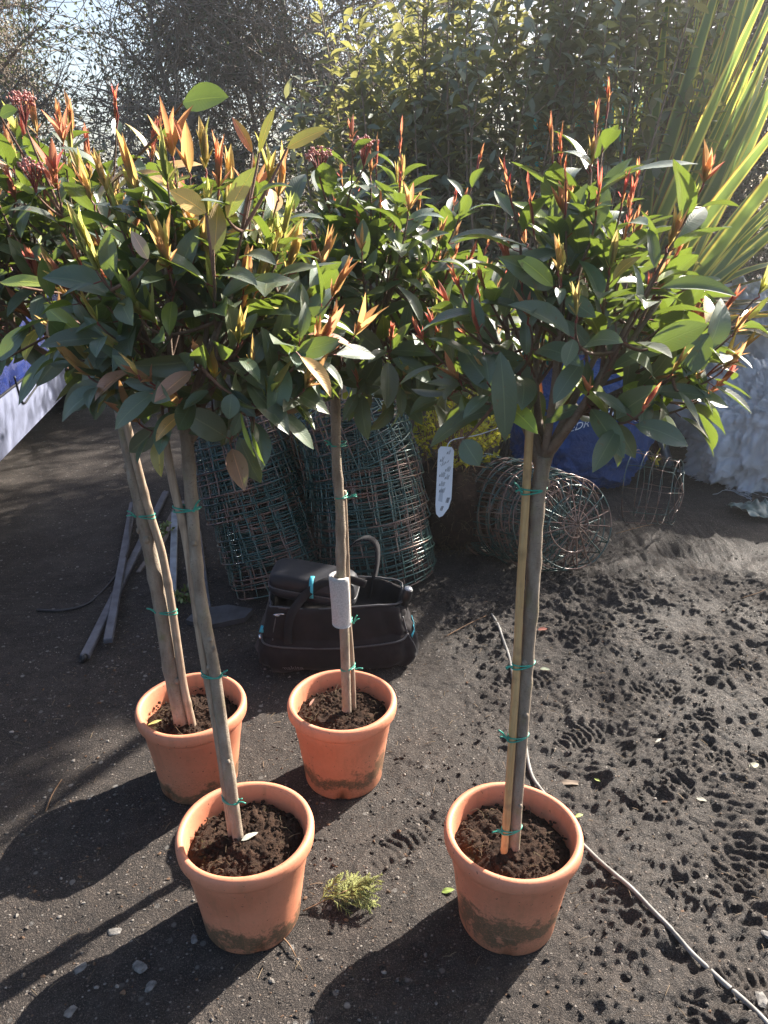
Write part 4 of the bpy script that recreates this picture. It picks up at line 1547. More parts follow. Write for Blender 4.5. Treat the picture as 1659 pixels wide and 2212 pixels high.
# organiser case lying on the bag
cc = np.array([-0.255, 2.52, 0.0])
case = empty('organiser_case', (cc[0], cc[1], 0.25), 'rounded black zip case with teal tabs lying on top of the tool bag', 'case')
cax = norm(np.array([1.0, -0.10, -0.05]))
cay = norm(np.cross([0, 0, 1], cax))
caz = np.cross(cax, cay)
mb = MB()
rings = []
for z, k in ((0.0, 0.86), (0.006, 0.95), (0.02, 1.0), (0.036, 1.0), (0.0365, 0.985), (0.0415, 0.985), (0.042, 1.0), (0.060, 0.985), (0.078, 0.95), (0.088, 0.88), (0.093, 0.74), (0.094, 0.4), (0.094, 0.02)):
    x, y = sq(th, 0.160 * k if k > 0.7 else 0.160 * k, 0.088 * k, 0.36)
    z_ = 0.238 + z + 0.02
    rings.append(np.array([cc[0], cc[1], 0]) + np.outer(x, cax) + np.outer(y, cay) + np.outer(np.full(96, z_), [0, 0, 1]) + np.outer(x, [0, 0, -0.09]))
loft(mb, rings, True, True)
mb.build('shell', M['case_black'], case)
mb = MB()
x, y = sq(th, 0.1605, 0.0885, 0.36)
tube(mb, np.array([cc[0], cc[1], 0.258 + 0.039]) + np.outer(x, cax) + np.outer(y, cay) + np.outer(x, [0, 0, -0.09]), 0.0025, 6, closed=True)
mb.build('zip', M['zip'], case)
for (x0, y0) in ((0.005, -0.094), (0.132, -0.055)):
    mb = MB()
    e = np.array([cc[0], cc[1], 0.258]) + cax * x0 + cay * y0 - np.array([0, 0, 0.09 * x0])
    strip(mb, [e + [0, 0, 0.03], e + cay * -0.002 + [0, 0, 0.055], e + cay * 0.006 + [0, 0, 0.085], e + cay * 0.022 + [0, 0, 0.0965], e + cay * 0.04 + [0, 0, 0.0975]], 0.015, up=cax, th_=0.003)
    mb.build('tab', M['teal'], case)

# torch standing in the open end of the bag
p0, p1 = aty(866, 1335, 2.50), aty(882, 1272, 2.48)
torch = empty('torch', tuple(p0), 'black cylindrical torch sticking out of the open end of the tool bag', 'torch')
mb = MB()
ds = norm(p1 - p0)
ln = np.linalg.norm(p1 - p0)
ts = np.array([-0.5, 0.0, 0.3, 0.33, 0.36, 0.62, 0.65, 0.70, 0.98, 1.0])
rs = np.array([0.014, 0.014, 0.014, 0.0155, 0.014, 0.014, 0.017, 0.0185, 0.0185, 0.0165])
tube(mb, p0 + np.outer(ts * ln, ds), rs, 20)
mb.build('barrel', M['rubber'], torch)
mb = MB()
tube(mb, p0 + np.outer(np.array([1.0, 1.03]) * ln, ds), [0.0145, 0.0135], 20)
mb.build('end_cap', M['grey_plastic'], torch)
mb = MB()
V0 = aty(845, 1318, 2.5)
card(mb, [(0, 0), (0.012, 0.002), (0.03, 0.05), (0.024, 0.052)], V0 - [0, 0, 0.03], (1, 0.2, 0), (0.3, 0, 1), 0.002)
tag(mb.build('ruler', M['yellow_cord'], smooth=False, loc=tuple(V0)), 'thin yellow rule tucked inside the open tool bag beside the torch', 'ruler')

# ================================================================== battens, pipes, slab, cable by the left path
def batten(name, mat, a, b, w, h, label, cat, lift=0.0, roll=0.0, group=None, kind='box'):
    a, b = np.array(a), np.array(b)
    mid = (a + b) / 2
    mid[2] += h / 2 + lift
    mb = MB()
    d = b - a
    upv = norm(np.array([math.sin(roll), 0, math.cos(roll)]))
    box(mb, mid, (np.linalg.norm(d), w, h), d, upv, bev=0.003)
    return tag(mb.build(name, mat, loc=tuple(mid), smooth=False), label, cat, group)


g = 'battens lying by the left path'
A, B = on_ground(184, 1426), on_ground(359, 1068)
t = empty('metal_channel', tuple((A + B) / 2), 'longest dark metal channel lying by the path, with a rounded end toward the camera', 'metal channel', g)
mb = MB()
mid = (A + B) / 2 + [0, 0, 0.015]
d = B - A
box(mb, mid, (np.linalg.norm(d), 0.036, 0.022), d, bev=0.004)
mb.build('bar', M['batten'], t, smooth=False)
mb = MB()
tube(mb, [A + [0, 0, 0.013] - norm(d) * q for q in (0.0, 0.012, 0.022)], [0.019, 0.018, 0.010], 14, squash=0.62)
mb.build('end_stop', M['rubber'], t)
batten('batten', M['batten'], on_ground(236, 1402), on_ground(289, 1100), 0.034, 0.022, 'shorter dark batten crossing over the long metal channel', 'batten', 0.024, group=g)
batten('batten', M['old_wood'], on_ground(344, 1180), on_ground(392, 1085), 0.05, 0.012, 'flat weathered board beside the weeds, behind the left stems', 'batten', group=g)
batten('batten', M['old_wood'], on_ground(299, 1238), on_ground(330, 1195), 0.022, 0.012, 'short broken piece of wood under the leaning left stem', 'batten', group=g)
batten('metal_box_section', M['galv'], on_ground(372, 1345), on_ground(378, 1112), 0.034, 0.02, 'blue grey galvanised strip lying between the two left stems', 'metal strip', group=g)
batten('batten', M['batten'], on_ground(455, 1345), on_ground(430, 1150), 0.02, 0.016, 'thin dark rod beside the left wire stack, behind the front stem', 'batten', group=g)
mb = MB()
cp = [on_ground(80, 1322, .006), on_ground(133, 1324, .006), on_ground(190, 1307, .006), on_ground(233, 1268, .008), on_ground(262, 1237, .03), on_ground(281, 1204, .055), on_ground(283, 1150, .055), on_ground(293, 1095, .05)]
tube(mb, smooth_path(cp, 60), 0.0055, 8)
tag(mb.build('cable', M['cable'], loc=tuple(cp[0])), 'black cable curling over the soil and along the battens', 'cable')
mb = MB()
c = on_ground(478, 1338)
outl = np.array([(-0.14, -0.02), (-0.05, -0.075), (0.10, -0.035), (0.13, 0.03), (0.02, 0.08), (-0.11, 0.055)])
card(mb, outl, c + [0, 0, 0.016], (1, 0.1, 0.03), (-0.1, 1, 0.04), 0.024)
tag(mb.build('slab', M['slate'], loc=tuple(c), smooth=False), 'dark broken paving slab between the front left stem and the tool bag', 'slab')

# hose running past the right pot
mb = MB()
hp = [on_ground(*q, 0.008) for q in ((1062, 1330), (1080, 1372), (1098, 1425), (1113, 1500), (1128, 1580), (1143, 1660), (1165, 1705), (1215, 1775), (1268, 1842), (1330, 1908), (1400, 1978), (1475, 2048), (1555, 2124), (1640, 2212), (1730, 2320))]
hq = smooth_path(hp, 220)
hq[:, 2] = ground_z(hq[:, 0], hq[:, 1])
for _ in range(40):
    hq[1:-1, 2] = (hq[:-2, 2] + 2 * hq[1:-1, 2] + hq[2:, 2]) / 4
hq[:, 2] += 0.0045
tube(mb, hq, 0.0056, 10)
tag(mb.build('hose', M['hose'], loc=tuple(hp[7])), 'dusty grey hose snaking over the mud past the right hand pot', 'hose')

# conifer sprig on the ground
sp = np.random.default_rng(31)
mb = MB()
tw = MB()
b0 = on_ground(655, 1972, 0.006)
tipc = on_ground(800, 1935, 0.03)
D = tipc - b0
Ls = np.linalg.norm(D)
dx_ = norm(D * [1, 1, 0])
dy_ = np.array([-dx_[1], dx_[0], 0])
tube(tw, smooth_path([b0, b0 + D * 0.3 + [0, 0, 0.008], b0 + D * 0.65 + [0, 0, 0.016]], 12), np.linspace(0.0022, 0.0012, 12), 5)


def frond(p, d, ln, lev):
    n = 6
    P = [p]
    for i in range(n):
        d = norm(d + sp.normal(size=3) * 0.10 + np.array([0, 0, -0.03]))
        P.append(P[-1] + d * ln / n)
    P = np.array(P)
    P[:, 2] = np.maximum(P[:, 2], b0[2] - 0.002)
    tube(mb, P, np.linspace(0.0013, 0.0007, n + 1) * (1.2 if lev == 0 else 1), 4, tint=(sp.uniform(.8, 1.1),) * 3)
    if lev < 2:
        for i in range(1, n + 1):
            for s in (-1, 1):
                if sp.random() < 0.9:
                    dd = norm(d * 0.9 + s * np.cross(d, [0, 0, 1]) * 0.55 + np.array([0, 0, sp.uniform(-0.1, 0.2)]))
                    frond(P[i], dd, ln * (0.50 if lev == 0 else 0.42) * (1.05 - 0.08 * i), lev + 1)


for f, a in ((0.25, 0.75), (0.3, -0.15), (0.42, 0.55), (0.48, -0.35), (0.55, 0.2), (0.62, -0.7), (0.64, 0.0), (0.5, -0.1), (0.36, 0.25)):
    s0 = b0 + D * f + [0, 0, 0.012]
    frond(s0, norm(dx_ * math.cos(a) + dy_ * math.sin(a) + [0, 0, sp.uniform(0.0, 0.3)]), Ls * sp.uniform(0.38, 0.52) * (1.25 if f < .4 and abs(a) < .3 else 1), 0)
t = empty('conifer_sprig', tuple(b0), 'yellow green conifer sprig lying on the ground between the two front pots', 'sprig')
tw.build('stem', M['twig'], t)
mb.build('fronds', M['sprig'], t)

# ================================================================== root ball with golden shrub
rb = np.random.default_rng(77)
rc = np.array([0.33, 3.52, 0.0])
t = empty('potless_shrub', tuple(rc), 'golden leaved shrub on a bare fibrous root ball between the wire baskets', 'shrub')
mb = MB()
V0, F0 = ico(5)
nn = fbm(V0[:, 0] * 2.5, V0[:, 1] * 2.5, V0[:, 2] * 2.5 + 4, 4)
n2 = fbm(V0[:, 0] * 14, V0[:, 1] * 14, V0[:, 2] * 14 + 4, 3)
V = V0 * np.array([0.235, 0.22, 0.24]) * (1 + 0.10 * nn + 0.035 * n2)[:, None] + rc + [0, 0, 0.22]
mb.add(V, F0)
mb.build('root_ball', M['compost'], t)
mb = MB()
for i in range(900):
    v = norm(rb.normal(size=3))
    p = rc + [0, 0, 0.22] + v * np.array([0.235, 0.22, 0.24]) * rb.uniform(0.93, 1.03)
    tn = norm(np.cross(v, rb.normal(size=3)))
    P = [p]
    for q in range(4):
        tn = norm(tn + rb.normal(size=3) * 0.5 + np.array([0, 0, -0.25]) + v * 0.15)
        P.append(P[-1] + tn * rb.uniform(0.010, 0.024))
    P = np.array(P)
    P[:, 2] = np.maximum(P[:, 2], 0.002)
    tube(mb, P, 0.0011, 3, caps=False)
mb.build('root_fibres', M['roots'], t)


def bushy(root, c, rad, nst, nlv, L, Wd, tints, mat, r, z0=0.3, stemmat='twig', stem_r=0.0025, nv=3, droop=0.3, up=0.5, fold=0.25):
    mb = MB()
    B_, D_, N_, T_ = [], [], [], []
    c, rad = np.asarray(c, float), np.asarray(rad, float)
    for i in range(nst):
        v = norm(r.normal(size=3) + [0, 0, 0.25])
        tip = c + rad * v * r.uniform(0.75, 1.05)
        s = np.array([c[0] + r.normal() * rad[0] * 0.15, c[1] + r.normal() * rad[1] * 0.15, z0])
        P = bez(s, s * 0.4 + tip * 0.6 - [0, 0, 0.08 * rad[2]], tip, 10)
        tube(mb, P, np.linspace(stem_r, stem_r * 0.4, 10), 4, caps=False)
        for q in range(nlv):
            f = r.uniform(0.3, 1.0)
            m = min(int(f * 9), 8)
            p = P[m] + (P[m + 1] - P[m]) * (f * 9 - m)
            ax_ = norm(P[m + 1] - P[m])
            d = norm(r.normal(size=3) + ax_ * 0.7)
            B_.append(p)
            D_.append(d)
            N_.append(np.array([0, 0, 1.0]) * up + r.normal(size=3) * 0.6)
            T_.append(np.array(tints[int(r.integers(0, len(tints)))]) * r.uniform(0.7, 1.3))
    mb.build('stems', M[stemmat], root)
    mb = MB()
    n = len(B_)
    leaves(mb, B_, D_, N_, L * r.uniform(0.65, 1.2, n), Wd * r.uniform(0.7, 1.2, n), fold, droop * r.uniform(-0.3, 1.4, n), np.array(T_), nv=nv, nu=2, r=r)
    mb.build('foliage', mat, root)


bushy(t, rc + [0.0, 0, 0.75], (0.36, 0.30, 0.38), 70, 42, 0.026, 0.013, [(0.22, 0.22, 0.03), (0.30, 0.27, 0.03), (0.12, 0.15, 0.03), (0.36, 0.27, 0.04)], M['gold_leaf'], rb, z0=0.42)
t = empty('golden_shrub', (-0.28, 4.15, 0), 'low golden green shrub behind the two upright wire stacks', 'shrub')
bushy(t, (-0.28, 4.15, 0.50), (0.55, 0.35, 0.50), 80, 40, 0.028, 0.014, [(0.13, 0.16, 0.03), (0.20, 0.20, 0.03), (0.08, 0.12, 0.03)], M['gold_leaf'], rb, z0=0.0)
t = empty('weed', tuple(on_ground(352, 1160)), 'small pale green weed growing beside the battens on the left', 'weed')
wc = on_ground(352, 1160)
bushy(t, wc + [0, 0, 0.03], (0.07, 0.06, 0.06), 10, 8, 0.026, 0.018, [(0.10, 0.15, 0.05), (0.16, 0.19, 0.09)], M['leaf'], rb, z0=0.0)
wc = on_ground(392, 1290)
t = empty('weed', tuple(wc), 'dark low weed at the foot of the left wire stack', 'weed')
bushy(t, wc + [0.02, 0, 0.02], (0.10, 0.08, 0.05), 12, 8, 0.028, 0.018, [(0.05, 0.08, 0.03), (0.08, 0.11, 0.04)], M['leaf'], rb, z0=0.0)

# ================================================================== sacks, boards and pipes on the right
def fold_blob(c, rad, seed, mat, name, label, cat, sq_=0.7, amp=0.16, sub=6, flat=0.0, drape=0.0, rot=0.0):
    V0, F0 = ico(sub)
    V = np.sign(V0) * np.abs(V0) ** sq_
    V = V / np.maximum(np.linalg.norm(V, axis=1, keepdims=True) ** 0.35, 1e-6)
    n1 = fbm(V0[:, 0] * 1.6 + seed, V0[:, 1] * 1.6, V0[:, 2] * 1.6, 3)
    w = fbm(V0[:, 0] * 3.0 + seed, V0[:, 1] * 3.0 + 5, V0[:, 2] * 1.3, 2) * 1.6
    ridge = 1 - np.abs(np.sin((V0[:, 0] * 5 + V0[:, 1] * 4 + w * 2.2 + 0.9 * V0[:, 2] * seed % 3)))
    ridge2 = 1 - np.abs(vnoise(V0[:, 0] * 5 + w, V0[:, 1] * 5 - w + seed, V0[:, 2] * 3.2 + w * 0.5)) * 2
    fine = 1 - np.abs(vnoise(V0[:, 0] * 13 + w * 2, V0[:, 1] * 13 + seed, V0[:, 2] * 11 - w * 2)) * 2
    w3 = vnoise(V0[:, 0] * 6 + seed, V0[:, 1] * 6, V0[:, 2] * 6)
    fold = (1 - np.abs(vnoise(V0[:, 0] * 9 + 2.5 * w3, V0[:, 1] * 9 - 2 * w3 + seed, V0[:, 2] * 4.5 + 2 * w3))) ** 4
    crink = (1 - np.abs(vnoise(V0[:, 0] * 24 + 3 * w3, V0[:, 1] * 24 + seed, V0[:, 2] * 15 - 3 * w3))) ** 3
    k = 1 + amp * (0.9 * n1 + 0.2 * ridge + 0.25 * ridge2 + 0.50 * fold + 0.20 * crink)
    V = V * k[:, None] * np.asarray(rad)
    if drape:
        V[:, 0] += drape * V[:, 2]
    ca, sa = math.cos(rot), math.sin(rot)
    V = V @ np.array([[ca, sa, 0], [-sa, ca, 0], [0, 0, 1]])
    V = V + np.asarray(c)
    V[:, 2] = np.maximum(V[:, 2], 0.004 + 0.012 * np.abs(fine))
    mb = MB()
    mb.add(V, F0)
    o = mb.build(name, mat, loc=(c[0], c[1], 0))
    if label:
        tag(o, label, cat)
    return o, V, F0


fold_blob((2.40, 4.62, 0.28), (0.40, 0.32, 0.40), 3.3, M['white_bag'], 'bulk_bag', 'slumped white woven bulk bag nearest the right edge of the picture', 'bulk bag', amp=0.34)
fold_blob((2.55, 5.20, 0.55), (0.50, 0.34, 0.46), 8.1, M['white_bag'], 'bulk_bag', 'crumpled white bag piled higher up behind the slumped white bag', 'bulk bag', amp=0.36)
fold_blob((2.0, 5.75, 0.80), (0.40, 0.30, 0.45), 5.7, M['white_bag'], 'bulk_bag', 'white bag glimpsed through the right crown, behind the blue sack', 'bulk bag', amp=0.3)
# thin torn edges trailing from the slumped bag
t_ = np.random.default_rng(5)
mb = MB()
p0 = on_ground(1590, 1060, 0.004)
for q in range(9):
    a = t_.uniform(-2.6, -0.4)
    P = [p0 + t_.normal(size=3) * [0.05, 0.02, 0.0]]
    for s in range(5):
        a += t_.normal() * 0.4
        P.append(P[-1] + np.array([math.cos(a), math.sin(a), 0]) * 0.03)
    P = np.array(P)
    P[:, 2] = [gz(x, y) + 0.004 for x, y in P[:, :2]]
    tube(mb, P, 0.0018, 4)
tag(mb.build('torn_strands', M['white_bag'], loc=tuple(p0)), 'torn white plastic strands trailing on the soil under the slumped bag', 'plastic strands')

o, BV, BF = fold_blob((1.20, 4.55, 0.33), (0.37, 0.30, 0.37), 2.2, M['blue_bag'], 'blue_sack', 'blue woven sack with white lettering standing behind the toppled wire baskets', 'sack', amp=0.14, drape=0.10)
bvh = BVHTree.FromPolygons([tuple(v) for v in BV], [tuple(f) for f in BF])


def on_sack(px, py, lift=0.004):
    d = Vector(ray(px, py)).normalized()
    hit = bvh.ray_cast(Vector(_C), d)
    if hit[0] is None:
        return aty(px, py, 4.3)
    return np.array(hit[0] - d * lift)


text_mesh('CYCLED M', 1.0, lambda u, v: on_sack(1278 + u * 30 + 6 * v, 903 - v * 30 + u * 2.5), 'lettering', M['white_print'], o)
text_mesh('EDRO', 1.0, lambda u, v: on_sack(1228 + u * 24 + 8 * v, 934 - v * 24 - u * 7), 'lettering', M['white_print'], o)
mb = MB()
e = aty(1415, 988, 4.45)
s0 = aty(1372, 905, 4.40)
tube(mb, smooth_path([aty(1345, 880, 4.3), s0, aty(1388, 960, 4.38), e], 20), 0.006, 6, mat=1)
for q in range(12):
    P = [e]
    dv = norm(np.array([t_.uniform(-.6, .8), -0.4, t_.uniform(-1, 0.3)]))
    for s in range(4):
        dv = norm(dv + t_.normal(size=3) * 0.4)
        P.append(P[-1] + dv * 0.016)
    tube(mb, P, 0.004, 4)
mb.build('cord', [M['yellow_cord'], M['strap']], o)

# things leaning behind the sacks
def leaning(px0, py0, top_px, Ytop, w, th_, mat, name, label, cat, pipe=False, Y0=None):
    a = on_ground(px0, py0) if Y0 is None else aty(px0, py0, Y0)
    a[2] = max(a[2], 0.0)
    b = aty(*top_px, Ytop)
    mb = MB()
    if pipe:
        tube(mb, [a, (a + b) / 2, b], w / 2, 16)
    else:
        d = b - a
        box(mb, (a + b) / 2, (np.linalg.norm(d), w, th_), d, norm(np.array([-0.25, -0.9, 0.35])), bev=0.003)
    o = mb.build(name, mat, loc=tuple(a), smooth=pipe)
    return tag(o, label, cat)


leaning(1447, 1008, (1390, 820), 5.15, 0.058, 0, M['galv'], 'metal_pipe', 'pale round metal pipe leaning beside the blue sack', 'pipe', True)
leaning(1424, 985, (1375, 800), 5.1, 0.05, 0.03, M['red_wood'], 'stake', 'red brown stake leaning just left of the pale pipe', 'stake')
leaning(1500, 970, (1450, 800), 5.45, 0.075, 0.03, M['old_wood'], 'plank', 'brown weathered plank leaning right of the pale pipe', 'plank')
leaning(1512, 945, (1462, 790), 5.55, 0.04, 0.03, M['galv'], 'metal_strip', 'narrow grey metal strip leaning behind the brown plank', 'metal strip')
leaning(1573, 965, (1500, 740), 5.6, 0.36, 0.02, M['grey_board'], 'board', 'broad grey board with a hole, leaning beside the white bags', 'board')
leaning(1562, 925, (1510, 745), 5.35, 0.035, 0.02, M['white_tub'], 'edging_strip', 'white strip leaning along the edge of the grey board', 'strip')
mb = MB()
e = np.random.default_rng(3)
c = on_ground(1630, 1110)
gx_, gy_ = np.meshgrid(np.linspace(-0.12, 0.14, 24), np.linspace(-0.10, 0.10, 18))
zz = 0.02 + 0.05 * np.abs(fbm(gx_ * 12, gy_ * 12, 3, 3)) + 0.03 * np.exp(-(gx_ ** 2 + gy_ ** 2) / 0.004)
mb.add(np.stack([c[0] + gx_ + 0.03 * fbm(gx_ * 9, gy_ * 9, 1, 2), c[1] + gy_ + 0.03 * fbm(gx_ * 9, gy_ * 9, 6, 2), c[2] + zz], -1).reshape(-1, 3), grid_faces(18, 24))
mscrap = simple('dull_green_film', (0.13, 0.17, 0.15), 0.3, 0.5, var=0.5, scale=20)
tag(mb.build('plastic_scrap', mscrap, loc=tuple(c)), 'crumpled grey green plastic film on the shaded soil at right', 'plastic film')

# ================================================================== teal tank with a white tub on it
tc = aty(1265, 270, 6.3)
tcx = tc[0]
t = empty('teal_tank', (tcx, 6.3, 0), 'tall teal plastic tank half hidden behind the evergreen shrubs', 'tank')
mb = MB()
ztop = aty(1265, 195, 6.3)[2]
prof = [(0.05, 0.0), (0.42, 0.0), (0.45, 0.03)] + [(0.45 - 0.012 * (k % 2), 0.1 + k * (ztop - 0.25) / 16) for k in range(17)] + [(0.43, ztop - 0.05), (0.35, ztop), (0.05, ztop + 0.02)]
lathe(mb, prof, 40, (tcx, 6.3, 0))
mb.build('body', M['teal_tank'], t)
mb = MB()
lathe(mb, [(0.02, ztop + 0.06), (0.13, ztop + 0.06), (0.14, ztop + 0.05), (0.14, ztop + 0.005)], 24, (tcx - 0.15, 6.3, 0))
mb.build('lid', M['teal_tank'], t)
jb = aty(1322, 186, 6.25)
t = empty('white_tub', tuple(jb), 'white plastic tub standing on top of the teal tank', 'tub')
mb = MB()
box(mb, jb + [0, 0, 0.115], (0.26, 0.20, 0.22), (1, 0.1, 0), bev=0.02)
mb.build('body', M['white_tub'], t, smooth=False)
mb = MB()
box(mb, jb + [0, 0, 0.012], (0.285, 0.22, 0.022), (1, 0.1, 0), bev=0.006)
for q in (-0.07, 0.07):
    tube(mb, [jb + [q, -0.105, 0.05], jb + [q, -0.116, 0.05]], 0.012, 10)
mb.build('foot_rim', M['white_tub'], t, smooth=False)

# ================================================================== blue van on the left path
van = empty('blue_van', (-3.1, 5.0, 0), 'dusty blue van parked along the left edge, its lower side panel coloured pale for reflected light', 'van')
side0 = np.array([-2.20, 4.2])
side1 = np.array([-2.49, 6.0])
vd = norm(np.append(side1 - side0, 0))
vn = np.array([vd[1], -vd[0], 0])            # outward, to the right
vo = np.array([*side0, 0])


def vp(u, v, z):
    return vo + vd * u + vn * v + np.array([0, 0, z])


def arch(cu, rr, n=14):
    return [(cu - rr * math.cos(a), 0.24 + rr * math.sin(a)) for a in np.linspace(0.12, math.pi - 0.12, n)]


outl = [(-2.2, 0.30), (-2.2, 0.95), (-2.05, 1.45), (0.9, 1.52), (1.75, 1.05), (2.75, 0.92), (2.95, 0.70), (2.95, 0.30)] + [(u, z) for u, z in arch(2.18, 0.36)[::-1]] + [(1.75, 0.25)] + [(-0.75, 0.25)] + [(u, z) for u, z in arch(-1.2, 0.36)[::-1]]
outl = np.array(outl)
k = len(outl)


def tumble(v, z):
    return v - 0.16 * max(0, z - 0.85) - (0.05 * (0.42 - z) if z < 0.42 else 0)


rows = []
for side in (0, 1):
    rows.append([vp(u, tumble(0, z) if side == 0 else -1.75 - (tumble(0, z)), z) for u, z in outl])
mb = MB()
V = np.array(rows).reshape(-1, 3)
mb.add(V, [[i, (i + 1) % k, k + (i + 1) % k, k + i] for i in range(k)])
mb.F.append(np.array([list(range(k))]))
mb.F.append(np.array([[k + i for i in range(k)][::-1]]))
mb.M += [np.array([0]), np.array([0])]
mb.build('body', M['paint'], van, smooth=False)
mb = MB()
strip(mb, [vp(u, 0.016, 0.40) for u in np.linspace(-0.75, 1.78, 20)], 0.31, up=(0, 0, 1), th_=0.02)
mb.build('side_sill', simple('sill_ground_reflection', (0.24, 0.26, 0.36), 0.3, 0.6, var=0.35, scale=7), van, smooth=False)  # paler than the body: sunlit ground reflected in the panel, put into its colour
mb = MB()
tube(mb, [vp(u, 0.022, 0.565) for u in np.linspace(-0.75, 1.78, 20)], 0.008, 6)
tube(mb, smooth_path([vp(0.42, 0.028, 0.62), vp(0.46, 0.03, 0.48), vp(0.52, 0.03, 0.43), vp(0.72, 0.03, 0.45), vp(1.7, 0.028, 0.56)], 30), 0.007, 6)
mb.build('trim_line', M['rubber'], van)
for u in (-1.2, 2.18):
    mb = MB()
    prof = [(0.20, -0.10), (0.30, -0.10), (0.315, -0.07), (0.315, 0.05), (0.30, 0.08), (0.20, 0.08)]
    w0 = MB()
    lathe(w0, prof, 40)
    lathe(w0, [(0.0, 0.05), (0.05, 0.06), (0.18, 0.045), (0.205, 0.075)], 40, mat=1)
    V = np.concatenate(w0.V)
    c = vp(u, -0.12, 0.315)
    V = c + np.outer(V[:, 0], vd) + np.outer(V[:, 1], [0, 0, 1]) + np.outer(V[:, 2], vn)
    w0.V = [V]
    w0.build('wheel', [M['rubber'], M['galv']], van)
for (u0, u1) in ((-1.9, -0.5), (-0.4, 0.95)):
    mb = MB()
    q = [vp(u0, tumble(0, 1.0) + 0.006, 1.0), vp(u1 + 0.25 * (u1 > 0), tumble(0, 1.0) + 0.006, 1.0), vp(u1 - 0.15 * (u1 > 0), tumble(0, 1.4) + 0.006, 1.4), vp(u0, tumble(0, 1.4) + 0.006, 1.4)]
    q2 = [p - vn * 0.004 for p in q]
    mb.add(q + q2, [[0, 1, 2, 3], [7, 6, 5, 4], [0, 4, 5, 1], [1, 5, 6, 2], [2, 6, 7, 3], [3, 7, 4, 0]])
    mb.build('window', M['glass'], van, smooth=False)

# ================================================================== evergreen shrubs, sword-leaved plant, hedge
def silver_shrub(c, width, height, nst, seed, label):
    r = np.random.default_rng(seed)
    t = empty('evergreen_shrub', (c[0], c[1], 0), label, 'evergreen shrub', 'tall silvery evergreen shrubs')
    mb = MB()
    B_, D_, N_, L_, T_ = [], [], [], [], []
    for i in range(nst):
        a, q = r.uniform(0, 6.28), math.sqrt(r.uniform(0, 1))
        bx, by = c[0] + q * width * 0.35 * math.cos(a), c[1] + q * 0.30 * math.sin(a)
        tx, ty = c[0] + q * width * 0.95 * math.cos(a) + r.normal() * 0.08, c[1] + q * 0.62 * math.sin(a)
        H = height * (1 - 0.28 * q * q) * r.uniform(0.72, 1.06)
        P = smooth_path([(bx, by, 0), (bx * 0.5 + tx * 0.5 + r.normal() * 0.04, by * 0.5 + ty * 0.5, H * 0.45), (tx, ty, H * 0.8), (tx + r.normal() * 0.06, ty - 0.03, H)], 26)
        tube(mb, P, np.linspace(0.011, 0.0025, 26), 5, caps=False)
        side_n = 7
        paths = [(P, 8)]
        for s in range(side_n):
            m = int(r.uniform(5, 22))
            av = r.uniform(0, 6.28)
            d = norm(np.array([math.cos(av), math.sin(av), r.uniform(0.5, 1.3)]))
            ln = r.uniform(0.16, 0.42)
            Q = bez(P[m], P[m] + d * ln * 0.55, P[m] + d * ln + [0, 0, 0.05], 9)
            tube(mb, Q, np.linspace(0.004, 0.0015, 9), 4, caps=False)
            paths.append((Q, 0))
        for Q, st in paths:
            T = norm(np.gradient(Q, axis=0))
            sl = np.linalg.norm(Q[-1] - Q[st])
            nl = int(sl / 0.034)
            ph = r.uniform(0, 6.28)
            for q2 in range(nl):
                f = st + (len(Q) - 1 - st) * (q2 + 0.5) / nl
                m = int(f)
                p = Q[m] + (Q[min(m + 1, len(Q) - 1)] - Q[m]) * (f - m)
                ax_ = T[m]
                ph += 2.4
                e1 = norm(np.cross(ax_, [0.3, 0.6, 0.1]))
                e2 = np.cross(ax_, e1)
                rv = e1 * math.cos(ph) + e2 * math.sin(ph)
                B_.append(p + rv * 0.006)
                D_.append(norm(rv + ax_ * r.uniform(0.0, 0.7) + [0, 0, r.uniform(-0.5, 0.2)]))
                N_.append(norm(ax_ * 0.6 + [0, 0, 0.7] + r.normal(size=3) * 0.35))
                L_.append(r.uniform(0.07, 0.125))
                g = r.uniform(0.75, 1.25)
                k_ = r.random()
                T_.append(np.array([0.24, 0.22, 0.05]) * g if k_ < 0.05 else (np.array([0.135, 0.145, 0.105]) if k_ < 0.45 else np.array([0.072, 0.095, 0.078])) * g)
    mb.build('stems', M['twig_pale'], t)
    mb = MB()
    L_ = np.array(L_)
    n = len(L_)
    leaves(mb, B_, D_, N_, L_, L_ * r.uniform(0.36, 0.5, n), r.uniform(0.1, 0.6, n), r.uniform(-0.1, 0.8, n), np.array(T_), nv=4, nu=2, shape=0.95, wav=0.02, r=r)
    mb.build('foliage', M['silver_leaf'], t)


silver_shrub((0.02, 5.30), 0.58, 3.0, 26, 301, 'silvery evergreen shrub at the left of its row, with thin tops the sky shows through')
silver_shrub((0.62, 4.95), 0.62, 3.3, 40, 302, 'densest silvery evergreen shrub, behind the gap between the centre and right crowns')
silver_shrub((1.28, 5.05), 0.58, 3.6, 38, 303, 'silvery evergreen shrub at the right of its row, yellow leaves hanging over the teal tank')


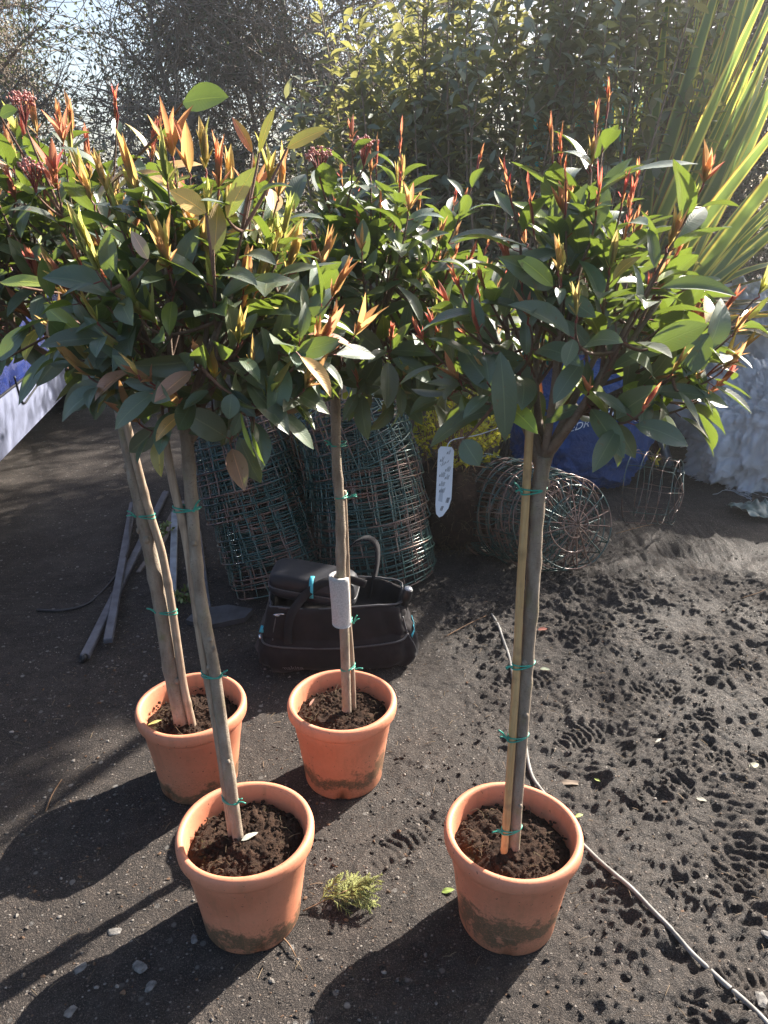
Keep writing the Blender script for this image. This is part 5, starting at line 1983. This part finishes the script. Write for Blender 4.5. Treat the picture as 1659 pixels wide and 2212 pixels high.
def sword_plant(c, fans, seed, label):
    r = np.random.default_rng(seed)
    t = empty('sword_leaf_plant', (c[0], c[1], 0), label, 'sword leaved plant', 'yellow striped sword leaved plants')
    for (name, n, lean, spread, Lr, wr_, dr) in fans:
        B_, D_, N_, L_, W_, DR, T_ = [], [], [], [], [], [], []
        for i in range(n):
            a = r.uniform(0, 6.28)
            sp_ = abs(r.normal()) * spread
            d = norm(np.array(lean) + np.array([math.cos(a) * sp_, math.sin(a) * sp_, 0]))
            B_.append(np.array([c[0] + r.normal() * 0.09 + lean[0] * 0.25, c[1] + r.normal() * 0.07, c[2] + r.uniform(0, 0.1)]))
            D_.append(d)
            N_.append(np.array([r.normal() * 0.8, -0.9, 0.5 + 0.6 * d[0]]))
            L_.append(r.uniform(*Lr))
            W_.append(r.uniform(*wr_))
            DR.append(abs(r.normal()) * dr)
            T_.append(np.array([1, 1, 1.0]) * r.uniform(0.75, 1.15) if name != 'dead_leaves' else np.array([0.8, 0.55, 0.4]) * r.uniform(0.6, 1.0))
        mb = MB()
        leaves(mb, B_, D_, N_, np.array(L_), np.array(W_), r.uniform(0.05, 0.35, n), np.array(DR), np.array(T_), nv=14, nu=4, shape=0.62, r=r)
        mb.build(name, M['sword'], t)


sword_plant((1.62, 5.25, 0.50), [('leaves', 46, (0.06, 0.0, 1.0), 0.13, (1.4, 2.35), (0.055, 0.09), 0.25), ('dead_leaves', 10, (0.0, -0.15, 0.4), 0.6, (0.5, 0.9), (0.03, 0.05), 1.2)], 401,
            'upright clump of yellow striped sword leaves right of the teal tank')
sword_plant((1.52, 5.02, 0.72), [('leaves', 60, (0.25, -0.03, 1.0), 0.20, (1.4, 2.4), (0.075, 0.115), 0.22), ('arching_leaves', 10, (0.75, -0.1, 0.9), 0.25, (1.0, 1.5), (0.05, 0.08), 0.9), ('dead_leaves', 34, (0.55, -0.15, 0.3), 0.5, (0.6, 1.1), (0.03, 0.055), 1.6)], 402,
            'large clump of yellow striped sword leaves fanning out to the right edge')


def hedge_tree(c, h, w, seed, ntw, nlf, label, lean=0.0):
    r = np.random.default_rng(seed)
    t = empty('hedge_tree', (c[0], c[1], 0), label, 'hedge tree', 'twiggy hedge trees along the boundary')
    mb = MB()
    ends = []
    for s in range(int(r.integers(3, 6))):
        b = np.array([c[0] + r.normal() * 0.18, c[1] + r.normal() * 0.15, 0])
        tip = np.array([c[0] + r.normal() * w * 0.45 + lean, c[1] + r.normal() * 0.3, h * r.uniform(0.8, 1.0)])
        P = smooth_path([b, b * 0.6 + tip * 0.4 + r.normal(size=3) * 0.3, b * 0.25 + tip * 0.75 + r.normal(size=3) * 0.3, tip], 22)
        tube(mb, P, np.linspace(0.040, 0.010, 22) * r.uniform(0.5, 1.1), 7, caps=False)
        for q in range(22):
            m = int(r.uniform(2, 21))
            av = r.uniform(0, 6.28)
            d = np.array([math.cos(av), math.sin(av) * 0.7, r.uniform(-0.2, 1.1)])
            e = P[m] + norm(d) * r.uniform(0.4, 1.0) * w * 0.7
            Q = bez(P[m], P[m] * 0.5 + e * 0.5 + [0, 0, 0.12], e, 10)
            tube(mb, Q, np.linspace(0.014, 0.006, 10), 4, caps=False)
            ends.append(Q)
    mb.build('trunk', M['twig_dark'], t)
    mb = MB()
    B_ = []
    for i in range(ntw):
        Q = ends[int(r.integers(0, len(ends)))]
        p = Q[int(r.integers(1, 10))]
        d = norm(r.normal(size=3) * [1, 0.7, 1])
        P = [p]
        ln = r.uniform(0.08, 0.24)
        for s in range(4):
            d = norm(d + r.normal(size=3) * 0.35 + [0, 0, 0.06])
            P.append(P[-1] + d * ln)
        P = np.array(P)
        P[:, 2] = np.maximum(P[:, 2], 0.02)
        tube(mb, P, np.linspace(0.0050, 0.0026, 5), 3, caps=False)
        B_.append(P)
    mb.build('twigs', M['twig_dark'], t)
    A = np.array(B_)[:, 1:].reshape(-1, 3)
    low = A[:, 2] < 2.1
    pr = np.where(low, 3.5, 1.0)
    cl = fbm(A[:, 0] * 1.3, A[:, 1] * 1.3, A[:, 2] * 1.3 + seed, 2)
    pr = pr * np.exp(1.5 * cl)
    idx = r.choice(len(A), nlf, p=pr / pr.sum())
    B2 = A[idx] + r.normal(size=(nlf, 3)) * 0.05
    mb = MB()
    leaves(mb, B2, r.normal(size=(nlf, 3)), r.normal(size=(nlf, 3)) + [0, 0, 0.6], r.uniform(0.03, 0.062, nlf), r.uniform(0.022, 0.042, nlf), 0.2, 0.3,
           np.array([0.075, 0.082, 0.058]) * r.uniform(0.6, 1.5, (nlf, 1)), nv=2, nu=2, shape=0.8, r=r)
    mb.build('foliage', M['ivy'], t)


HX = [(-5.6, 8.6), (-4.3, 8.2), (-3.1, 8.7), (-1.9, 8.3), (-0.7, 8.8), (0.7, 8.6), (2.0, 8.9), (3.2, 8.5), (4.4, 8.8), (5.35, 8.3)]
HL = ['hedge tree beyond the left edge of the picture', 'thin hedge tree at the far left, above the van', 'hedge tree with a thick crooked stem above the leaning left crown', 'dense ivy grown hedge tree above the gap between the left crowns',
      'hedge tree just left of the evergreen shrubs', 'hedge tree showing between the tops of the evergreen shrubs', 'hedge tree behind the teal tank', 'hedge tree behind the upright sword leaves', 'hedge tree behind the fanning sword leaves at right', 'hedge tree beyond the right edge of the picture']
for i, ((hx, hy), hl) in enumerate(zip(HX, HL)):
    hedge_tree((hx, hy), 3.0 if i in (5, 6) else 4.6 + 0.5 * math.sin(i * 2.3), 1.5 if i < 9 else 1.3, 500 + i, 3000, 13000, hl)

tt_ = np.random.default_rng(88)  # unseen tree, added only so its crown shades the left ground
t = empty('added_shade_tree', (3.35, 6.6, 0), 'unseen evergreen tree added beyond the right edge to shade the left path', 'tree')
mb = MB()
tube(mb, smooth_path([(3.35, 6.6, 0), (3.38, 6.62, 1.6), (3.30, 6.6, 3.3), (3.25, 6.6, 4.25)], 20), np.linspace(0.06, 0.03, 20), 10)
mb.build('trunk', M['bark'], t)
bushy(t, (3.2, 6.6, 4.25), (0.9, 0.75, 0.42), 90, 70, 0.10, 0.05, [(0.045, 0.062, 0.05), (0.06, 0.08, 0.05)], M['silver_leaf'], tt_, z0=3.8, stemmat='twig_dark', stem_r=0.008)

# ================================================================== small things on the soil
pr = np.random.default_rng(64)
mb = MB()
n = 9000
px, py = pr.uniform(-1.4, 1.6, n), 0.95 + 3.0 * pr.uniform(0, 1, n) ** 1.3
keep = pr.uniform(0, 1, n) < np.where(px < 0.1, 1.0, 0.35)
px, py = px[keep], py[keep]
rad = 0.0012 + 0.0042 * pr.uniform(0, 1, len(px)) ** 5 + 0.0012 * pr.uniform(0, 1, len(px))
far = np.ones(len(px), bool)
for (cx, cy) in POTS.values():
    far &= np.hypot(px - cx, py - cy) > 0.125
px, py, rad = px[far], py[far], rad[far]
zz = ground_z(px, py)
tn = np.array([(0.9, 0.88, 0.85), (0.55, 0.5, 0.46), (1.25, 1.2, 1.15), (0.7, 0.45, 0.3), (0.35, 0.33, 0.32)])[pr.integers(0, 5, len(px))]
V0, F0 = ico(1)
Vv = V0[None] * (1 + 0.22 * pr.normal(size=(len(px), len(V0), 1))) * (rad[:, None, None] * np.stack([pr.uniform(.7, 1.5, len(px)), pr.uniform(.6, 1.1, len(px)), pr.uniform(.4, .8, len(px))], 1)[:, None])
Vv = Vv + np.stack([px, py, zz + rad * 0.2], 1)[:, None]
Fv = (F0[None] + (np.arange(len(px)) * len(V0))[:, None, None]).reshape(-1, 3)
mb.add(Vv.reshape(-1, 3), Fv, 0, tint=np.repeat(tn, len(V0), 0))
ms = Mat('grit')
ms.pbr(ms.mix(1.0, ms.ramp(ms.noise(90, 4), [(0.3, (0.10, 0.092, 0.085)), (0.7, (0.24, 0.22, 0.20))]), ms.attr('tint'), 'MULTIPLY'), 0.85, 0.3)
tag(mb.build('gravel', ms.m, smooth=False), kind='stuff')
# soil crumbs thrown up on the mud
mb = MB()
n = 9000
px, py = pr.uniform(-0.3, 1.9, n), 1.0 + 2.6 * pr.uniform(0, 1, n)
far = np.ones(n, bool)
for (cx, cy) in POTS.values():
    far &= np.hypot(px - cx, py - cy) > 0.125
clump = fbm(px * 5, py * 5, 2.0, 3) > -0.05
far &= clump
px, py = px[far], py[far]
rad = 0.0013 + 0.0055 * pr.uniform(0, 1, len(px)) ** 4
zz = ground_z(px, py)
Vv = V0[None] * (1 + 0.28 * pr.normal(size=(len(px), len(V0), 1))) * (rad[:, None, None] * np.stack([pr.uniform(.8, 1.4, len(px)), pr.uniform(.7, 1.2, len(px)), pr.uniform(.5, .9, len(px))], 1)[:, None])
Vv = Vv + np.stack([px, py, zz + rad * 0.25], 1)[:, None]
Fv = (F0[None] + (np.arange(len(px)) * len(V0))[:, None, None]).reshape(-1, 3)
mb.add(Vv.reshape(-1, 3), Fv)
tag(mb.build('dirt', M['ground'], smooth=True), kind='stuff')
# short straws and chips of bark
mb = MB()
n = 700
for i in range(n):
    x, y = pr.uniform(-1.2, 1.5), pr.uniform(1.05, 3.4)
    if any(math.hypot(x - cx, y - cy) < 0.14 for cx, cy in POTS.values()):
        continue
    a, ln = pr.uniform(0, 3.14), pr.uniform(0.006, 0.035)
    q = np.array([math.cos(a), math.sin(a), 0]) * ln / 2
    c = np.array([x, y, gz(x, y) + 0.003])
    tube(mb, [c - q, c + [0, 0, pr.uniform(0, 0.004)], c + q], pr.uniform(0.0005, 0.0011), 3, tint=(pr.uniform(0.6, 1.6),) * 3)
mst = Mat('straw')
mst.pbr(mst.mix(1.0, (0.20, 0.15, 0.10), mst.attr('tint'), 'MULTIPLY'), 0.8, 0.2)
tag(mb.build('straw_litter', mst.m), kind='stuff')


def ground_leaf(px_, py_, L, W_, ang, col, label, mat='dry_leaf', lift=0.006, droop=0.3, z=None):
    p = on_ground(px_, py_, lift) if z is None else atz(px_, py_, z)
    mb = MB()
    d = np.array([math.cos(ang), math.sin(ang), 0.12])
    leaves(mb, [p - d * L / 2], [d], [[0.15, -0.1, 1.0]], L, W_, 0.25, droop, np.array([col]), nv=8, nu=4, wav=0.03)
    return tag(mb.build('fallen_leaf', M[mat], loc=tuple(p)), label, 'fallen leaf', 'fallen leaves')


ground_leaf(968, 1928, 0.034, 0.015, 0.2, (0.14, 0.20, 0.04), 'yellow green leaf on the shaded ground at the left foot of the right hand pot', 'leaf')
ground_leaf(1235, 1690, 0.085, 0.022, -0.15, (0.24, 0.18, 0.14), 'long curled brown leaf on the mud behind the right hand pot')
ground_leaf(1048, 1192, 0.075, 0.05, 1.4, (0.50, 0.47, 0.40), 'pale upturned leaf leaning against the toppled wire baskets', lift=0.035)
ground_leaf(1172, 1363, 0.04, 0.022, 0.1, (0.22, 0.07, 0.05), 'red brown leaf on the mud just right of the right stem')
ground_leaf(1177, 1455, 0.036, 0.018, -0.3, (0.34, 0.36, 0.26), 'pale green leaf on the mud right of the right stem')
ground_leaf(1420, 1615, 0.03, 0.008, 0.6, (0.44, 0.42, 0.36), 'pale thin leaf on the churned mud at right')
ground_leaf(1290, 1690, 0.022, 0.010, -0.8, (0.22, 0.28, 0.06), 'small green leaf on the churned mud right of the long brown leaf', 'leaf')
ground_leaf(1250, 1770, 0.026, 0.011, 0.3, (0.30, 0.38, 0.12), 'small pale green leaf beside the hose and right hand pot', 'leaf')
ground_leaf(1120, 2020, 0.03, 0.012, 1.0, (0.40, 0.36, 0.24), 'pale leaf at the right foot of the right hand pot')
ground_leaf(540, 1806, 0.042, 0.014, 0.55, (0.52, 0.50, 0.42), 'pale speckled leaf on the compost at the foot of the front left stem', z=0.245)
ground_leaf(335, 1560, 0.042, 0.010, 0.5, (0.42, 0.40, 0.14), 'yellow leaf on the compost in the rear left pot', z=0.24)
ground_leaf(674, 1516, 0.034, 0.007, 1.2, (0.34, 0.16, 0.12), 'thin reddish leaf on the compost in the centre pot', z=0.245)
ground_leaf(1630, 1650, 0.04, 0.02, 0.4, (0.42, 0.40, 0.30), 'pale yellow leaf by the right edge of the mud')
ground_leaf(1515, 1730, 0.03, 0.016, -0.5, (0.36, 0.34, 0.28), 'grey leaf on the mud near the lower hose')
tk = np.random.default_rng(11)
for (a, b, lab) in (((500, 2010), (565, 2052), 'orange brown twig on the ground under the front left pot'), ((592, 2012), (640, 2070), 'thin curved twig right of the front left pot'), ((100, 1760), (135, 1690), 'fine stalk on the lit soil at the left edge'),
                    ((960, 1380), (1050, 1330), 'dark twig on the soil beside the tool bag'), ((1600, 1290), (1659, 1275), 'twig on the shaded soil near the right edge'), ((1330, 1160), (1430, 1130), 'pale root lying on the shaded soil below the pipe')):
    p, q = on_ground(*a, 0.004), on_ground(*b, 0.005)
    mb = MB()
    mid = (p + q) / 2 + np.array([tk.normal() * 0.006, tk.normal() * 0.006, 0.006])
    tube(mb, smooth_path([p, mid, q], 12), np.linspace(0.0024, 0.0012, 12), 5)
    tag(mb.build('twig', M['twig'], loc=tuple(p)), lab, 'twig', 'twigs on the ground')
for (px_, py_, rr_, lab) in ((247, 2013, 0.013, 'pale angular stone on the shaded soil left of the front left pot'), (300, 2085, 0.014, 'largest pale flat stone in the lower left shadow'), (172, 2090, 0.012, 'white chipped stone on the lower left soil'), (420, 2030, 0.009, 'grey stone at the left foot of the front left pot'),
                             (325, 2130, 0.011, 'grey stone below the largest pale stone'), (150, 2185, 0.013, 'pale stone at the very bottom left'), (862, 2118, 0.006, 'small grey stone in the shadow beside the right hand pot'), (1640, 2175, 0.014, 'white lump of stone in the lower right corner'), (1655, 2030, 0.012, 'white flat chip at the right edge beside the hose')):
    p = on_ground(px_, py_, rr_ * 0.06)
    mb = MB()
    V0_, F0_ = ico(2)
    V = np.sign(V0_) * np.abs(V0_) ** 0.8 * (1 + 0.34 * fbm(V0_[:, 0] * 1.7 + px_, V0_[:, 1] * 1.7, V0_[:, 2] * 1.7, 3))[:, None] * rr_ * np.array([1.25, 0.85, 0.30])
    a = px_ * 0.7
    V = V @ np.array([[math.cos(a), math.sin(a), 0], [-math.sin(a), math.cos(a), 0], [0, 0, 1]])
    mb.add(p + V, F0_)
    tag(mb.build('stone', M['stone'], loc=tuple(p), smooth=False), lab, 'stone', 'loose stones')

# ================================================================== thin haze volume added to imitate lens glare over the background
mb = MB()
box(mb, (0, 20, 2.4), (170, 150, 7.0))
mh = Mat('glare_veil')
pv = mh.n('VolumePrincipled')
pv.inputs['Color'].default_value = (0.97, 0.98, 1.0, 1)
pv.inputs['Density'].default_value = 0.0034
pv.inputs['Anisotropy'].default_value = 0.68
mh.l(pv.outputs[0], mh.out.inputs['Volume'])
tag(mb.build('haze', mh.m, smooth=False), kind='stuff')
